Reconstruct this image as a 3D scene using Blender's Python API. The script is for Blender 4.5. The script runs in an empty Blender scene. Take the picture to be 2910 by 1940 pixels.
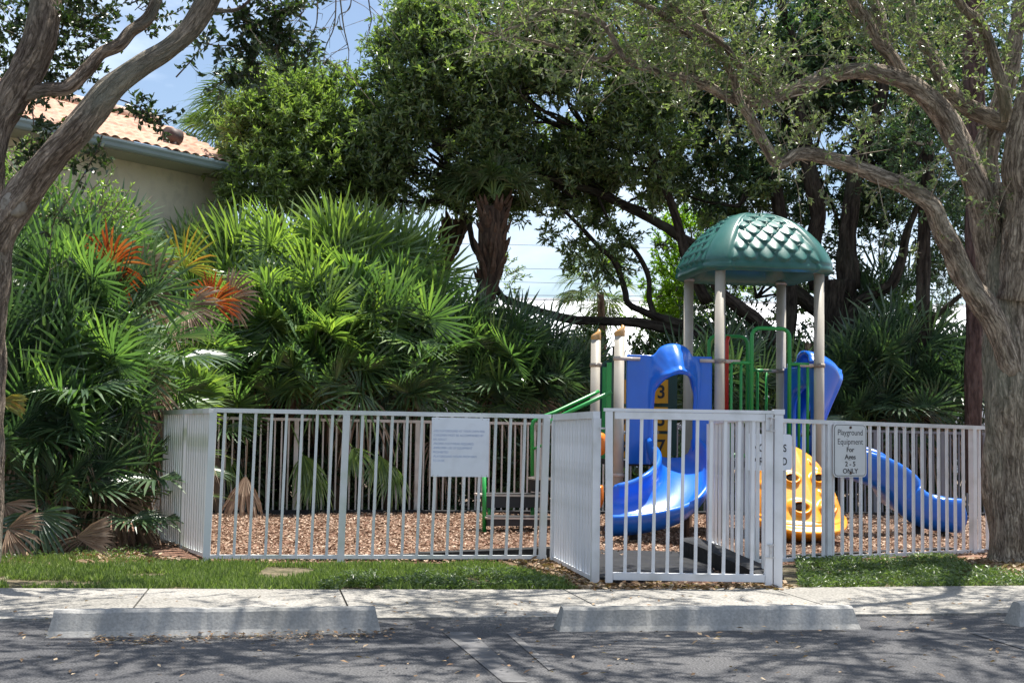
import bpy, math, random
import numpy as np
from mathutils import Vector, Matrix, noise
R = math.radians
C = bpy.context.scene.collection
rng = np.random.default_rng(7)
random.seed(7)

# ------------------------------------------------------------------ camera
F = 3900.0; CAMH = 1.034; ROLL = 0.016; PITCH = math.atan(269/F)
cam_d = bpy.data.cameras.new("camera"); cam = bpy.data.objects.new("camera", cam_d); C.objects.link(cam)
cam_d.sensor_width = 36; cam_d.lens = F/2910*36; cam_d.clip_end = 2000; cam_d.clip_start = .05
MC = Matrix.Rotation(math.pi/2+PITCH, 3, 'X') @ Matrix.Rotation(ROLL, 3, 'Z')
cam.matrix_world = Matrix.Translation((0, 0, CAMH)) @ MC.to_4x4()
bpy.context.scene.camera = cam

def ray(px, py):
    v = MC @ Vector(((px-1455)/F, -(py-970)/F, -1)); return v
def P(px, py, D):                      # point seen at a photo pixel, at distance D in front
    v = ray(px, py); return Vector((0, 0, CAMH)) + v*(D/v.y)
def G(px, py, z=0.0):                  # point of the ground seen at a photo pixel
    v = ray(px, py); return Vector((0, 0, CAMH)) + v*((z-CAMH)/v.z)

# ------------------------------------------------------------------ objects
ORG = {}
def prop(o, label=None, cat=None, group=None, kind=None):
    if label: o['label'] = label
    if cat: o['category'] = cat
    if group: o['group'] = group
    if kind: o['kind'] = kind
    return o
def thing(name, label, cat, loc=(0, 0, 0), group=None):
    o = bpy.data.objects.new(name, None); C.objects.link(o); o.empty_display_size = .1
    o.location = loc; ORG[o] = Vector(loc); return prop(o, label, cat, group)

class MB:
    def __init__(s): s.V = []; s.F = []; s.n = 0; s.A = []; s.hasA = False
    def add(s, V, Fs, A=None):
        V = np.asarray(V, dtype=np.float64).reshape(-1, 3)
        if not isinstance(Fs, list) or (len(Fs) and not isinstance(Fs[0], np.ndarray)):
            by = {}
            for f in Fs: by.setdefault(len(f), []).append(f)
            Fs = [np.array(v) for v in by.values()]
        for f in Fs: s.F.append(f+s.n)
        s.V.append(V); s.n += len(V)
        if A is not None: s.hasA = True; s.A.append(np.asarray(A).reshape(-1, 3))
        else: s.A.append(V.copy())
        return s
    def box(s, p0, p1, w, h, up=(0, 0, 1)):       # box along p0-p1 (section w wide, h high, centred)
        p0 = Vector(p0); p1 = Vector(p1); d = (p1-p0).normalized(); up = Vector(up)
        if abs(d.dot(up)) > .98: up = Vector((0, 1, 0))
        a = d.cross(up).normalized(); b = a.cross(d).normalized()
        V = []
        for p in (p0, p1):
            for i, j in ((-1, -1), (1, -1), (1, 1), (-1, 1)): V.append(p+a*(w/2*i)+b*(h/2*j))
        s.add([tuple(v) for v in V], [(0, 3, 2, 1), (4, 5, 6, 7), (0, 1, 5, 4), (1, 2, 6, 5), (2, 3, 7, 6), (3, 0, 4, 7)]); return s
    def tube(s, pts, rad, n=10, wob=0.0, seed=0, cap=True, stretch=.36):
        pts = np.array([tuple(p) for p in pts], float); m = len(pts)
        rad = np.full(m, rad) if np.isscalar(rad) else np.asarray(rad, float)
        T = np.gradient(pts, axis=0); T /= np.linalg.norm(T, axis=1)[:, None]+1e-9
        u = np.array([0, 1., 0]) if abs(T[0][1]) < .8 else np.array([1., 0, 0])
        L = 0; V = np.zeros((m, n, 3)); A = np.zeros((m, n, 3)); ang = np.linspace(0, 2*np.pi, n, endpoint=False)
        for i in range(m):
            u = u-T[i]*u.dot(T[i]); u /= np.linalg.norm(u)+1e-9; w = np.cross(T[i], u)
            if i: L += np.linalg.norm(pts[i]-pts[i-1])
            r = np.full(n, rad[i])
            if wob:
                for k in range(n):
                    r[k] *= 1+wob*noise.noise(Vector((math.cos(ang[k])*1.1+seed*3.1, math.sin(ang[k])*1.1, L*1.6)))+wob*.5*noise.noise(Vector((math.cos(ang[k])*3+seed, math.sin(ang[k])*3, L*5)))
            V[i] = pts[i]+np.outer(np.cos(ang)*r, u)+np.outer(np.sin(ang)*r, w)
            A[i, :, 0] = np.cos(ang)*rad[i]+seed*2.3; A[i, :, 1] = np.sin(ang)*rad[i]; A[i, :, 2] = L*stretch
        i0 = np.arange(m-1)[:, None]*n; k = np.arange(n); k2 = (k+1) % n
        Q = np.stack([i0+k, i0+k2, i0+n+k2, i0+n+k], -1).reshape(-1, 4)
        Fs = [Q]
        if cap: Fs.append(np.array([list(range(n))[::-1]])); Fs.append(np.array([[(m-1)*n+q for q in range(n)]]))
        s.add(V.reshape(-1, 3), Fs, A.reshape(-1, 3)); return s

def build(name, mb, mat, parent=None, smooth=False, label=None):
    V = np.concatenate(mb.V); off = ORG.get(parent, Vector((0, 0, 0)))
    V = V-np.array(tuple(off))
    me = bpy.data.meshes.new(name)
    me.vertices.add(len(V)); me.vertices.foreach_set('co', V.ravel())
    tot = sum(f.shape[0]*f.shape[1] for f in mb.F); nf = sum(f.shape[0] for f in mb.F)
    me.loops.add(tot); me.polygons.add(nf)
    me.loops.foreach_set('vertex_index', np.concatenate([f.ravel() for f in mb.F]).astype(np.int32))
    tl = np.concatenate([np.full(f.shape[0], f.shape[1]) for f in mb.F]); ls = np.concatenate([[0], np.cumsum(tl)[:-1]])
    me.polygons.foreach_set('loop_start', ls.astype(np.int32)); me.polygons.foreach_set('loop_total', tl.astype(np.int32))
    me.polygons.foreach_set('use_smooth', np.full(nf, bool(smooth)))
    if mb.hasA:
        at = me.attributes.new('bark', 'FLOAT_VECTOR', 'POINT'); at.data.foreach_set('vector', np.concatenate(mb.A).ravel())
    me.update(calc_edges=True); me.validate(); me.materials.append(mat)
    o = bpy.data.objects.new(name, me); C.objects.link(o)
    if parent is not None: o.parent = parent
    ORG[o] = off
    if label: o['label'] = label
    return o
def copyobj(o, parent, loc=None):
    c = o.copy(); C.objects.link(c); c.parent = parent
    if loc is not None: c.location = loc
    return c
def struct(name, mb, mat, kind='structure', smooth=False, label=None):
    o = build(name, mb, mat, None, smooth); o['kind'] = kind
    if label: o['label'] = label
    return o
def spline(pts, k=6):
    pts = [np.array(tuple(p), float) for p in pts]; out = []
    ext = [2*pts[0]-pts[1]]+pts+[2*pts[-1]-pts[-2]]
    for i in range(1, len(ext)-2):
        a, b, c, d = ext[i-1:i+3]
        for t in np.linspace(0, 1, k, endpoint=False):
            out.append(.5*((2*b)+(-a+c)*t+(2*a-5*b+4*c-d)*t*t+(-a+3*b-3*c+d)*t**3))
    out.append(pts[-1]); return np.array(out)

# ------------------------------------------------------------------ materials
def newmat(name):
    m = bpy.data.materials.new(name); m.use_nodes = True; nt = m.node_tree
    b = nt.nodes['Principled BSDF']; return m, nt, b
def N(nt, t, **k):
    n = nt.nodes.new(t)
    for a, v in k.items(): setattr(n, a, v)
    return n
def noise_col(nt, scale, c0, c1, detail=4, vec=None, p0=.3, p1=.7, extra=None):
    tx = N(nt, 'ShaderNodeTexNoise'); tx.inputs['Scale'].default_value = scale; tx.inputs['Detail'].default_value = detail
    if vec is not None: nt.links.new(vec, tx.inputs['Vector'])
    r = N(nt, 'ShaderNodeValToRGB'); e = r.color_ramp.elements
    e[0].position = p0; e[0].color = (*c0, 1); e[1].position = p1; e[1].color = (*c1, 1)
    for p, c in (extra or []): q = e.new(p); q.color = (*c, 1)
    nt.links.new(tx.outputs['Fac'], r.inputs['Fac']); return r.outputs['Color'], tx.outputs['Fac']
def bump(nt, b, h, strength=.3, dist=.01):
    n = N(nt, 'ShaderNodeBump'); n.inputs['Strength'].default_value = strength; n.inputs['Distance'].default_value = dist
    nt.links.new(h, n.inputs['Height']); nt.links.new(n.outputs['Normal'], b.inputs['Normal']); return n
def objco(nt): return N(nt, 'ShaderNodeTexCoord').outputs['Object']
def mixc(nt, a, b, fac, blend='MIX'):
    m = N(nt, 'ShaderNodeMix', data_type='RGBA', blend_type=blend)
    for s, v in ((0, fac), (6, a), (7, b)):
        if hasattr(v, 'node'): nt.links.new(v, m.inputs[s])
        else: m.inputs[s].default_value = v if s == 0 else (*v, 1)
    return m.outputs[2]
def paint(name, col, rough=.4, var=.12, dirt=None, dirt_amt=.5, spec=.5, coat=0, bs=0, scale=3):
    m, nt, b = newmat(name); v = objco(nt)
    c, f = noise_col(nt, scale, tuple(x*(1-var) for x in col), tuple(min(1, x*(1+var)) for x in col), 6, v)
    if dirt:
        d, f2 = noise_col(nt, scale*2.3, (0, 0, 0), (1, 1, 1), 8, v, .5, .72)
        c = mixc(nt, c, dirt, mixc(nt, (0, 0, 0), d, dirt_amt))
    nt.links.new(c, b.inputs['Base Color']); b.inputs['Roughness'].default_value = rough
    b.inputs['Specular IOR Level'].default_value = spec; b.inputs['Coat Weight'].default_value = coat
    _, f3 = noise_col(nt, 60, (0, 0, 0), (1, 1, 1), 3, v)
    bump(nt, b, f3, .08+bs, .004); return m
def leafmat(name, c0, c1, c2, trans=.35, rough=.30, spec=.7, tint=(1.3, 1.5, .5)):
    m, nt, b = newmat(name); g = N(nt, 'ShaderNodeNewGeometry')
    r = N(nt, 'ShaderNodeValToRGB'); e = r.color_ramp.elements
    e[0].position = 0; e[0].color = (*c0, 1); e[1].position = 1; e[1].color = (*c2, 1); q = e.new(.6); q.color = (*c1, 1)
    nt.links.new(g.outputs['Random Per Island'], r.inputs['Fac'])
    nt.links.new(r.outputs['Color'], b.inputs['Base Color']); b.inputs['Roughness'].default_value = rough
    b.inputs['Specular IOR Level'].default_value = spec
    t = N(nt, 'ShaderNodeBsdfTranslucent'); tc = mixc(nt, r.outputs['Color'], tint, 1.0, 'MULTIPLY'); nt.links.new(tc, t.inputs['Color'])
    mx = N(nt, 'ShaderNodeMixShader'); mx.inputs[0].default_value = trans
    nt.links.new(b.outputs[0], mx.inputs[1]); nt.links.new(t.outputs[0], mx.inputs[2])
    nt.links.new(mx.outputs[0], nt.nodes['Material Output'].inputs['Surface']); return m
def barkmat(name, dark, light, lichen=(.20, .24, .17), scale=22, lich=.4):
    m, nt, b = newmat(name); at = N(nt, 'ShaderNodeAttribute', attribute_name='bark'); v = at.outputs['Vector']
    scale *= 1.5
    nz = N(nt, 'ShaderNodeTexNoise'); nz.inputs['Scale'].default_value = 9; nz.inputs['Detail'].default_value = 5; nt.links.new(v, nz.inputs['Vector'])
    va = N(nt, 'ShaderNodeVectorMath', operation='MULTIPLY_ADD'); va.inputs[1].default_value = (.09, .09, .09)
    nt.links.new(nz.outputs['Color'], va.inputs[0]); nt.links.new(v, va.inputs[2])
    vo = N(nt, 'ShaderNodeTexVoronoi', feature='DISTANCE_TO_EDGE'); vo.inputs['Scale'].default_value = scale; nt.links.new(va.outputs[0], vo.inputs['Vector'])
    sm = N(nt, 'ShaderNodeVectorMath', operation='MULTIPLY'); sm.inputs[1].default_value = (1, 1, .28); nt.links.new(va.outputs[0], sm.inputs[0])
    rn = N(nt, 'ShaderNodeTexNoise'); rn.inputs['Scale'].default_value = scale*1.15; rn.inputs['Detail'].default_value = 5; rn.inputs['Roughness'].default_value = .6; rn.inputs['Distortion'].default_value = .5; nt.links.new(sm.outputs[0], rn.inputs['Vector'])
    ad = N(nt, 'ShaderNodeMath', operation='MULTIPLY_ADD'); ad.inputs[1].default_value = .35; nt.links.new(vo.outputs['Distance'], ad.inputs[0]); nt.links.new(rn.outputs['Fac'], ad.inputs[2])
    r = N(nt, 'ShaderNodeValToRGB'); e = r.color_ramp.elements; e[0].position = .42; e[0].color = (*dark, 1); e[1].position = .66; e[1].color = (*light, 1)
    nt.links.new(ad.outputs[0], r.inputs['Fac'])
    c2, f2 = noise_col(nt, 14, (.55, .5, .48), (1.25, 1.2, 1.12), 8, v, .3, .7)
    c = mixc(nt, r.outputs['Color'], c2, 1.0, 'MULTIPLY')
    l, lf = noise_col(nt, 2.3, (0, 0, 0), (lich, lich, lich), 7, v, .52, .68)
    c = mixc(nt, c, lichen, l); nt.links.new(c, b.inputs['Base Color']); b.inputs['Roughness'].default_value = .9; b.inputs['Specular IOR Level'].default_value = .15
    h = N(nt, 'ShaderNodeMath', operation='MULTIPLY_ADD'); nt.links.new(f2, h.inputs[0]); h.inputs[1].default_value = .35; 
    h2 = N(nt, 'ShaderNodeMath', operation='MINIMUM'); nt.links.new(ad.outputs[0], h2.inputs[0]); h2.inputs[1].default_value = .7
    nt.links.new(h2.outputs[0], h.inputs[2]); bump(nt, b, h.outputs[0], 1.0, .07); return m

M = {}
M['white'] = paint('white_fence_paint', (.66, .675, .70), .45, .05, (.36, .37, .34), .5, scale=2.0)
M['mossy'] = paint('mossy_fence_paint', (.70, .71, .70), .55, .08, (.30, .36, .20), .8, scale=1.6)
M['leftwhite'] = paint('algae_tinted_fence_paint', (.64, .66, .67), .5, .06, (.38, .46, .34), .6, scale=1.3)
M['oldwhite'] = paint('weathered_fence_paint', (.52, .49, .45), .6, .1, (.26, .22, .17), .7, scale=2.6)
M['shadewhite'] = paint('shade_toned_fence_paint', (.17, .175, .20), .6, .1, (.2, .2, .18), .6)  # white fence with the tree shade put into its base colour
M['sign'] = paint('sign_face', (.74, .77, .84), .35, .03, (.45, .45, .47), .25)
M['sign2'] = paint('sign_face_grey', (.60, .62, .64), .35, .04, (.4, .4, .38), .3)
M['ink'] = paint('black_ink', (.02, .02, .025), .5, .1)
M['fadedink'] = paint('faded_blue_ink', (.36, .44, .64), .5, .1)
M['steel'] = paint('steel', (.5, .5, .5), .35, .2, (.2, .1, .05), .6, scale=20)
M['blue'] = paint('blue_plastic', (.006, .125, .60), .30, .08, (.03, .15, .5), .35, .5, .25, .05)
M['roofgreen'] = paint('green_plastic', (.017, .105, .085), .36, .12, (.04, .14, .12), .4, .5, .15, .1)
M['rail'] = paint('green_rail', (.02, .27, .055), .35, .12)
M['dkgreen'] = paint('dark_green_plastic', (.008, .045, .04), .4, .1)
M['tan'] = paint('tan_post', (.42, .385, .325), .45, .06, (.30, .25, .2), .3)
M['clamp'] = paint('clamp', (.50, .44, .38), .45, .1, (.3, .24, .2), .4)
M['gold'] = paint('gold_cap', (.50, .27, .08), .35, .15, (.6, .45, .3), .5, scale=8)
M['yellow'] = paint('yellow_plastic', (.80, .30, .004), .30, .06, (.8, .48, .08), .4, .5, .25, .08)
M['block'] = paint('yellow_block', (.72, .32, .008), .4, .06)
M['orange'] = paint('orange_plastic', (.85, .20, .008), .32, .06, None, .4, .5, .2)
M['red'] = paint('red_plastic', (.55, .03, .015), .4, .08)
M['black'] = paint('black_rubber', (.012, .013, .015), .7, .3, (.05, .048, .045), .4, .25, scale=6, bs=.3)
M['deck'] = paint('dark_deck', (.02, .02, .022), .6, .2)
M['darkblue'] = paint('dark_blue_skirt', (.01, .02, .10), .5, .2)
M['wall'] = paint('stucco', (.64, .58, .46), .9, .04, (.27, .25, .20), .3, .2, bs=.3)
M['gutter'] = paint('gutter', (.22, .28, .29), .5, .06)
M['soffit'] = paint('soffit', (.30, .31, .25), .8, .05)
M['tile'] = paint('roof_tile', (.46, .27, .19), .8, .3, (.50, .39, .32), .6, .2, scale=5)
M['ridge'] = paint('ridge_tile', (.52, .36, .27), .8, .2, (.7, .6, .5), .5, .2, scale=3)
M['rust'] = paint('rusty_vent', (.07, .035, .025), .6, .3, (.05, .05, .055), .9)
M['wroof'] = paint('white_roof', (.78, .79, .82), .6, .03, (.6, .6, .6), .3)
M['stripe'] = paint('faded_stripe', (.098, .096, .097), .85, .35, (.075, .075, .077), 1.0, scale=9)
M['wire'] = paint('wire', (.05, .06, .08), .6, .1)
M['deadfrond'] = leafmat('dead_frond', (.20, .13, .09), (.32, .22, .15), (.42, .32, .24), .15, .7, .2, (1, 1, .9))
M['orangefrond'] = leafmat('orange_frond', (.26, .06, .015), (.40, .09, .02), (.45, .18, .05), .3, .5, .4, (1.2, 1, .7))
M['yellowfrond'] = leafmat('yellow_frond', (.14, .17, .03), (.25, .24, .04), (.36, .20, .04), .36, .5, .4, (1.2, 1.1, .6))
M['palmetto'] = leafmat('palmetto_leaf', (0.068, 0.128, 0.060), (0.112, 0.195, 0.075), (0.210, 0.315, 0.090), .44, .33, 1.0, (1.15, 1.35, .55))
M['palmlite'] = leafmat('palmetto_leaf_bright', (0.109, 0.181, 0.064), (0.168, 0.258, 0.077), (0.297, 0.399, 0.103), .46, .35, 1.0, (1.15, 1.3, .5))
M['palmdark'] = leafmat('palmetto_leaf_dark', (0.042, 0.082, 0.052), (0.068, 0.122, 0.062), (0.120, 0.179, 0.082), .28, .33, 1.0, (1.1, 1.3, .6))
M['palmfrond'] = leafmat('palm_frond', (0.054, 0.096, 0.036), (0.096, 0.144, 0.054), (0.180, 0.204, 0.108), .35, .4, .5)
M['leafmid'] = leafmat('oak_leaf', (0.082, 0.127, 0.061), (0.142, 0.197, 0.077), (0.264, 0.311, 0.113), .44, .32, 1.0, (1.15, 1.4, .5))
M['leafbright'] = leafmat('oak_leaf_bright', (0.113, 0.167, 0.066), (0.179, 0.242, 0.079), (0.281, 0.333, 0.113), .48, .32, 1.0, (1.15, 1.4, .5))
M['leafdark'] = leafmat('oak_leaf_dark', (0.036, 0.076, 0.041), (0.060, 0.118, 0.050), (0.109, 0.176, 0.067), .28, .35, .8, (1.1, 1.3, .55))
M['leafsparse'] = leafmat('oak_leaf_sparse', (0.149, 0.172, 0.115), (0.184, 0.230, 0.115), (0.253, 0.322, 0.115), .36, .4, .7, (1.1, 1.25, .6))
M['leafleft'] = leafmat('hanging_oak_leaf', (0.024, 0.042, 0.017), (0.036, 0.066, 0.022), (0.072, 0.108, 0.036), .25, .3, .7)
M['silver'] = leafmat('silver_leaf', (.09, .13, .09), (.13, .18, .12), (.2, .25, .18), .35, .5, .4, (1.1, 1.2, .8))
M['lime'] = leafmat('lime_leaf', (.10, .20, .02), (.16, .28, .03), (.24, .36, .05), .5, .4, .4, (1.3, 1.5, .3))
M['grassleaf'] = leafmat('grass_blade', (.10, .15, .045), (.16, .22, .06), (.27, .32, .12), .36, .5, .3, (1.1, 1.3, .6))
M['weed'] = leafmat('weed_leaf', (.07, .11, .045), (.11, .16, .06), (.18, .24, .10), .35, .4, .5, (1.2, 1.4, .5))
M['chips'] = leafmat('wood_chip', (.11, .065, .042), (.29, .19, .13), (.56, .43, .33), .0, .8, .2)
M['litter'] = leafmat('dry_leaf', (.12, .07, .04), (.26, .17, .10), (.42, .34, .24), .1, .7, .2)
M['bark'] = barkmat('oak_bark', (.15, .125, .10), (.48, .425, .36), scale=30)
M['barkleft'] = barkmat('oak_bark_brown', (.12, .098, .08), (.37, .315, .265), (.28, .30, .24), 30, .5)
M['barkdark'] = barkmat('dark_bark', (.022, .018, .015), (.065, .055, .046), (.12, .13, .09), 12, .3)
M['barkred'] = barkmat('pine_bark', (.05, .033, .03), (.13, .09, .082), (.15, .13, .11), 10, .2)
M['palmbark'] = barkmat('palm_bark', (.04, .026, .02), (.12, .082, .06), (.2, .17, .12), 9, .3)
M['scar'] = paint('pale_branch_scar', (.24, .215, .18), .9, .25, (.11, .09, .07), .9, .2, scale=14, bs=.5)
M['boot'] = paint('palm_boot', (.09, .05, .032), .9, .3, (.2, .15, .11), .5, .2, scale=6)
M['stem'] = paint('palmetto_stem', (.10, .065, .04), .9, .3)
M['petiole'] = paint('petiole', (.13, .20, .05), .5, .2)

def ground_mat(name, c0, c1, sc, fine, rough=.9, extra=None, b_=.5, bd=.01, fc=.45):
    m, nt, b = newmat(name); v = objco(nt)
    a, f = noise_col(nt, sc, c0, c1, 8, v, .35, .65, extra)
    c2, f2 = noise_col(nt, fine, (1-fc,)*3, (1+fc,)*3, 3, v, .3, .7)
    c = mixc(nt, a, c2, 1.0, 'MULTIPLY'); nt.links.new(c, b.inputs['Base Color'])
    b.inputs['Roughness'].default_value = rough; b.inputs['Specular IOR Level'].default_value = .2; bump(nt, b, f2, b_, bd); return m
M['asphalt'] = ground_mat('asphalt', (.055, .056, .061), (.105, .103, .103), .8, 95, .85, None, .8, .008, .65)
M['concrete'] = ground_mat('concrete', (.205, .195, .175), (.29, .275, .25), 1.0, 60, .85, None, .2, .003)
M['stop'] = ground_mat('wheel_stop_concrete', (.19, .19, .178), (.33, .325, .31), 1.6, 70, .85, [(.5, (.28, .275, .26))], .4, .004, .16)
M['soil'] = ground_mat('soil', (.085, .060, .042), (.19, .15, .115), 3, 30, .95, None, .8, .02)
M['lawnsoil'] = ground_mat('lawn_soil', (.06, .06, .03), (.15, .12, .08), 5, 40, .95, None, .8, .02)
M['mulch'] = ground_mat('mulch', (.12, .06, .04), (.28, .17, .12), 6, 45, .95, None, 1.0, .03)

# ------------------------------------------------------------------ world & light
SUN_EL, SUN_AZ = 72, 48          # degrees; azimuth measured from +Y towards +X
w = bpy.data.worlds.new("World"); bpy.context.scene.world = w; w.use_nodes = True; nt = w.node_tree
bg = nt.nodes['Background']; sk = N(nt, 'ShaderNodeTexSky', sky_type='NISHITA'); sk.sun_disc = False
sk.sun_elevation = R(SUN_EL); sk.sun_rotation = R(SUN_AZ); sk.ozone_density = 1.6; sk.dust_density = .8; sk.air_density = 1.0
tc = N(nt, 'ShaderNodeTexCoord'); mp = N(nt, 'ShaderNodeMapping'); mp.inputs['Scale'].default_value = (1, 1, 2.6); mp.inputs['Location'].default_value = (.37, .1, .25)
nt.links.new(tc.outputs['Generated'], mp.inputs['Vector'])
cn = N(nt, 'ShaderNodeTexNoise'); cn.inputs['Scale'].default_value = 3.2; cn.inputs['Detail'].default_value = 9; cn.inputs['Roughness'].default_value = .55
nt.links.new(mp.outputs[0], cn.inputs['Vector'])
cr = N(nt, 'ShaderNodeValToRGB'); cr.color_ramp.elements[0].position = .44; cr.color_ramp.elements[0].color = (.04, .04, .04, 1); cr.color_ramp.elements[1].position = .70; cr.color_ramp.elements[1].color = (.85, .85, .85, 1)
nt.links.new(cn.outputs['Fac'], cr.inputs['Fac'])
cm = mixc(nt, sk.outputs[0], (10.0, 10.9, 12.3), cr.outputs['Color'])
nt.links.new(cm, bg.inputs['Color']); bg.inputs['Strength'].default_value = .075
sl = bpy.data.lights.new("sun", 'SUN'); sl.energy = 5.0; sl.angle = R(.5); sl.color = (1, .955, .88)
so = bpy.data.objects.new("sun", sl); C.objects.link(so)
sd = Vector((math.sin(R(SUN_AZ))*math.cos(R(SUN_EL)), math.cos(R(SUN_AZ))*math.cos(R(SUN_EL)), math.sin(R(SUN_EL))))
so.rotation_euler = sd.to_track_quat('Z', 'Y').to_euler(); so.location = (10, 20, 30)
vs = bpy.context.scene.view_settings; vs.view_transform = 'Standard'; vs.look = 'None'; vs.gamma = 1; vs.exposure = 1.1
cy = bpy.context.scene.cycles
cy.max_bounces = 8; cy.transparent_max_bounces = 6; cy.diffuse_bounces = 4; cy.glossy_bounces = 2; cy.transmission_bounces = 4

# ------------------------------------------------------------------ ground
def sheet(pts, z, name, mat, kind='structure', thick=0, sub=0):
    mb = MB(); V = [(p[0], p[1], z) for p in pts]; n = len(V); Fs = [tuple(range(n))]
    if thick:
        V += [(p[0], p[1], z-thick) for p in pts]
        Fs += [(i, (i+n), ((i+1) % n)+n, (i+1) % n) for i in range(n)]
    mb.add(V, Fs); return struct(name, mb, mat, kind)
sheet([(-400, -60), (400, -60), (400, 900), (-400, 900)], -.03, 'ground', M['soil'])
def ext(a, b, t): return a+(b-a)*t
bl, bc, br = G(0, 1676), G(1455, 1681), G(2910, 1668)       # back edge of the pavement
fl, fc, fr = G(0, 1764), G(1455, 1760), G(2910, 1746)       # edge of the asphalt
BE = [ext(bc, bl, 8), bl, bc, br, ext(bc, br, 8)]; FE = [ext(fc, fl, 8), fl, fc, fr, ext(fc, fr, 8)]
sheet([(-60, -40), (60, -40)]+[(p.x, p.y) for p in FE[::-1]], 0, 'asphalt', M['asphalt'])
def edge_at(E, x):
    for a, b in zip(E, E[1:]):
        if a.x <= x <= b.x: return a.y+(b.y-a.y)*(x-a.x)/(b.x-a.x)
    return E[-1].y
# pavement slabs with open joints
mb = MB(); jx = [-30, -12, -4.4, -2.08, -.86, .62, 2.05, 3.6, 5.1, 12, 30]
for a, b in zip(jx, jx[1:]):
    g = .006; t = -.17
    def q(x, E, s):      # joint runs square to the pavement
        y = edge_at(E, x); return (x+s*g, y)
    f0 = q(a, FE, 1); f1 = q(b, FE, -1); wdt = 1.45
    b0 = (a+t*wdt+g, edge_at(BE, a+t*wdt)); b1 = (b+t*wdt-g, edge_at(BE, b+t*wdt))
    V = [(*p, z) for z in (-.05, .014) for p in (f0, f1, b1, b0)]
    mb.add(V, [(0, 3, 2, 1), (4, 5, 6, 7), (0, 1, 5, 4), (1, 2, 6, 5), (2, 3, 7, 6), (3, 0, 4, 7)])
struct('sidewalk', mb, M['concrete'])
# lawn strip soil and mulch bed
sheet([(p.x, p.y) for p in BE]+[(40, 16), (7, 12.9), (4.4, 12.75), (2.2, 11.6), (1.95, 11.4), (1.9, 9.7), (.62, 9.65), (.3, 11.45), (-2.45, 10.98), (-2.6, 11.4), (-6, 11.2), (-40, 9)], -.008, 'lawn_soil', M['lawnsoil'])
def grid_sheet(x0, x1, y0, y1, nx, ny, fz, name, mat, kind='structure'):
    X, Y = np.meshgrid(np.linspace(x0, x1, nx), np.linspace(y0, y1, ny)); Z = np.vectorize(fz)(X, Y)
    V = np.stack([X, Y, Z], -1).reshape(-1, 3); i = np.arange(ny-1)[:, None]*nx+np.arange(nx-1)[None, :]
    Q = np.stack([i, i+1, i+nx+1, i+nx], -1).reshape(-1, 4); mb = MB(); mb.add(V, [Q]); return struct(name, mb, mat, kind, True)
def mz(x, y):
    e = min(1, max(0, (y-11.3-.2*x)*1.2)); return -.012+e*(.03+.035*noise.noise(Vector((x*1.3, y*1.3, 0)))+.02*noise.noise(Vector((x*5, y*5, 3))))
grid_sheet(-4.6, 9, 9.6, 20, 140, 110, mz, 'mulch_bed', M['mulch'])
# faded painted stripes on the asphalt
def stripe(pts): sheet([(p.x, p.y) for p in pts], .004, 'faded_stripe', M['stripe'])
stripe([G(1258, 1796), G(1340, 1796), G(1500, 1940), G(1430, 1940)])
stripe([G(1440, 1800), G(1458, 1797), G(1580, 1900), G(1560, 1905)])
stripe([G(2760, 1800), G(2770, 1797), G(2960, 1852), G(2950, 1858)])

# ------------------------------------------------------------------ scatter helpers
def inpoly(X, Y, poly):
    ins = np.zeros(len(X), bool); n = len(poly)
    for i in range(n):
        x1, y1 = poly[i]; x2, y2 = poly[(i+1) % n]
        c = ((y1 > Y) != (y2 > Y)) & (X < (x2-x1)*(Y-y1)/(y2-y1+1e-12)+x1); ins ^= c
    return ins
def scatter(poly, n):
    poly = [(p[0], p[1]) for p in poly]; xs = [p[0] for p in poly]; ys = [p[1] for p in poly]
    X = rng.uniform(min(xs), max(xs), n*3); Y = rng.uniform(min(ys), max(ys), n*3); k = inpoly(X, Y, poly)
    return X[k][:n], Y[k][:n]
def unit(v): return v/(np.linalg.norm(v, axis=-1, keepdims=True)+1e-9)
def leaves(mb, Pos, Dir, L, W, Nrm=None, cup=.15):
    n = len(Pos); Dir = unit(Dir)
    if Nrm is None: Nrm = rng.normal(size=(n, 3))+np.array([0, 0, 1.2])
    S = unit(np.cross(Dir, Nrm)); Up = np.cross(S, Dir)
    L = np.broadcast_to(L, n)[:, None]; W = np.broadcast_to(W, n)[:, None]
    V = np.stack([Pos, Pos+Dir*L*.5+S*W*.5+Up*W*cup, Pos+Dir*L-Up*L*.12, Pos+Dir*L*.5-S*W*.5+Up*W*cup], 1).reshape(-1, 3)
    mb.add(V, [np.arange(n*4).reshape(n, 4)])
def flat_chips(name, X, Y, z0, L, W, mat, tilt=.5, zf=None, kind='stuff'):
    n = len(X); a = rng.uniform(0, 2*np.pi, n); D = np.stack([np.cos(a), np.sin(a), rng.normal(size=n)*tilt*.5], 1)
    Z = np.full(n, z0) if zf is None else np.array([zf(x, y) for x, y in zip(X, Y)])+z0
    Nn = np.stack([rng.normal(size=n)*tilt, rng.normal(size=n)*tilt, np.ones(n)], 1)
    mb = MB(); leaves(mb, np.stack([X, Y, Z+rng.uniform(0, .02, n)], 1), D, L*rng.uniform(.5, 1.4, n), W*rng.uniform(.6, 1.3, n), Nn, 0)
    o = build(name, mb, mat); o['kind'] = kind; return o

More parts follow.
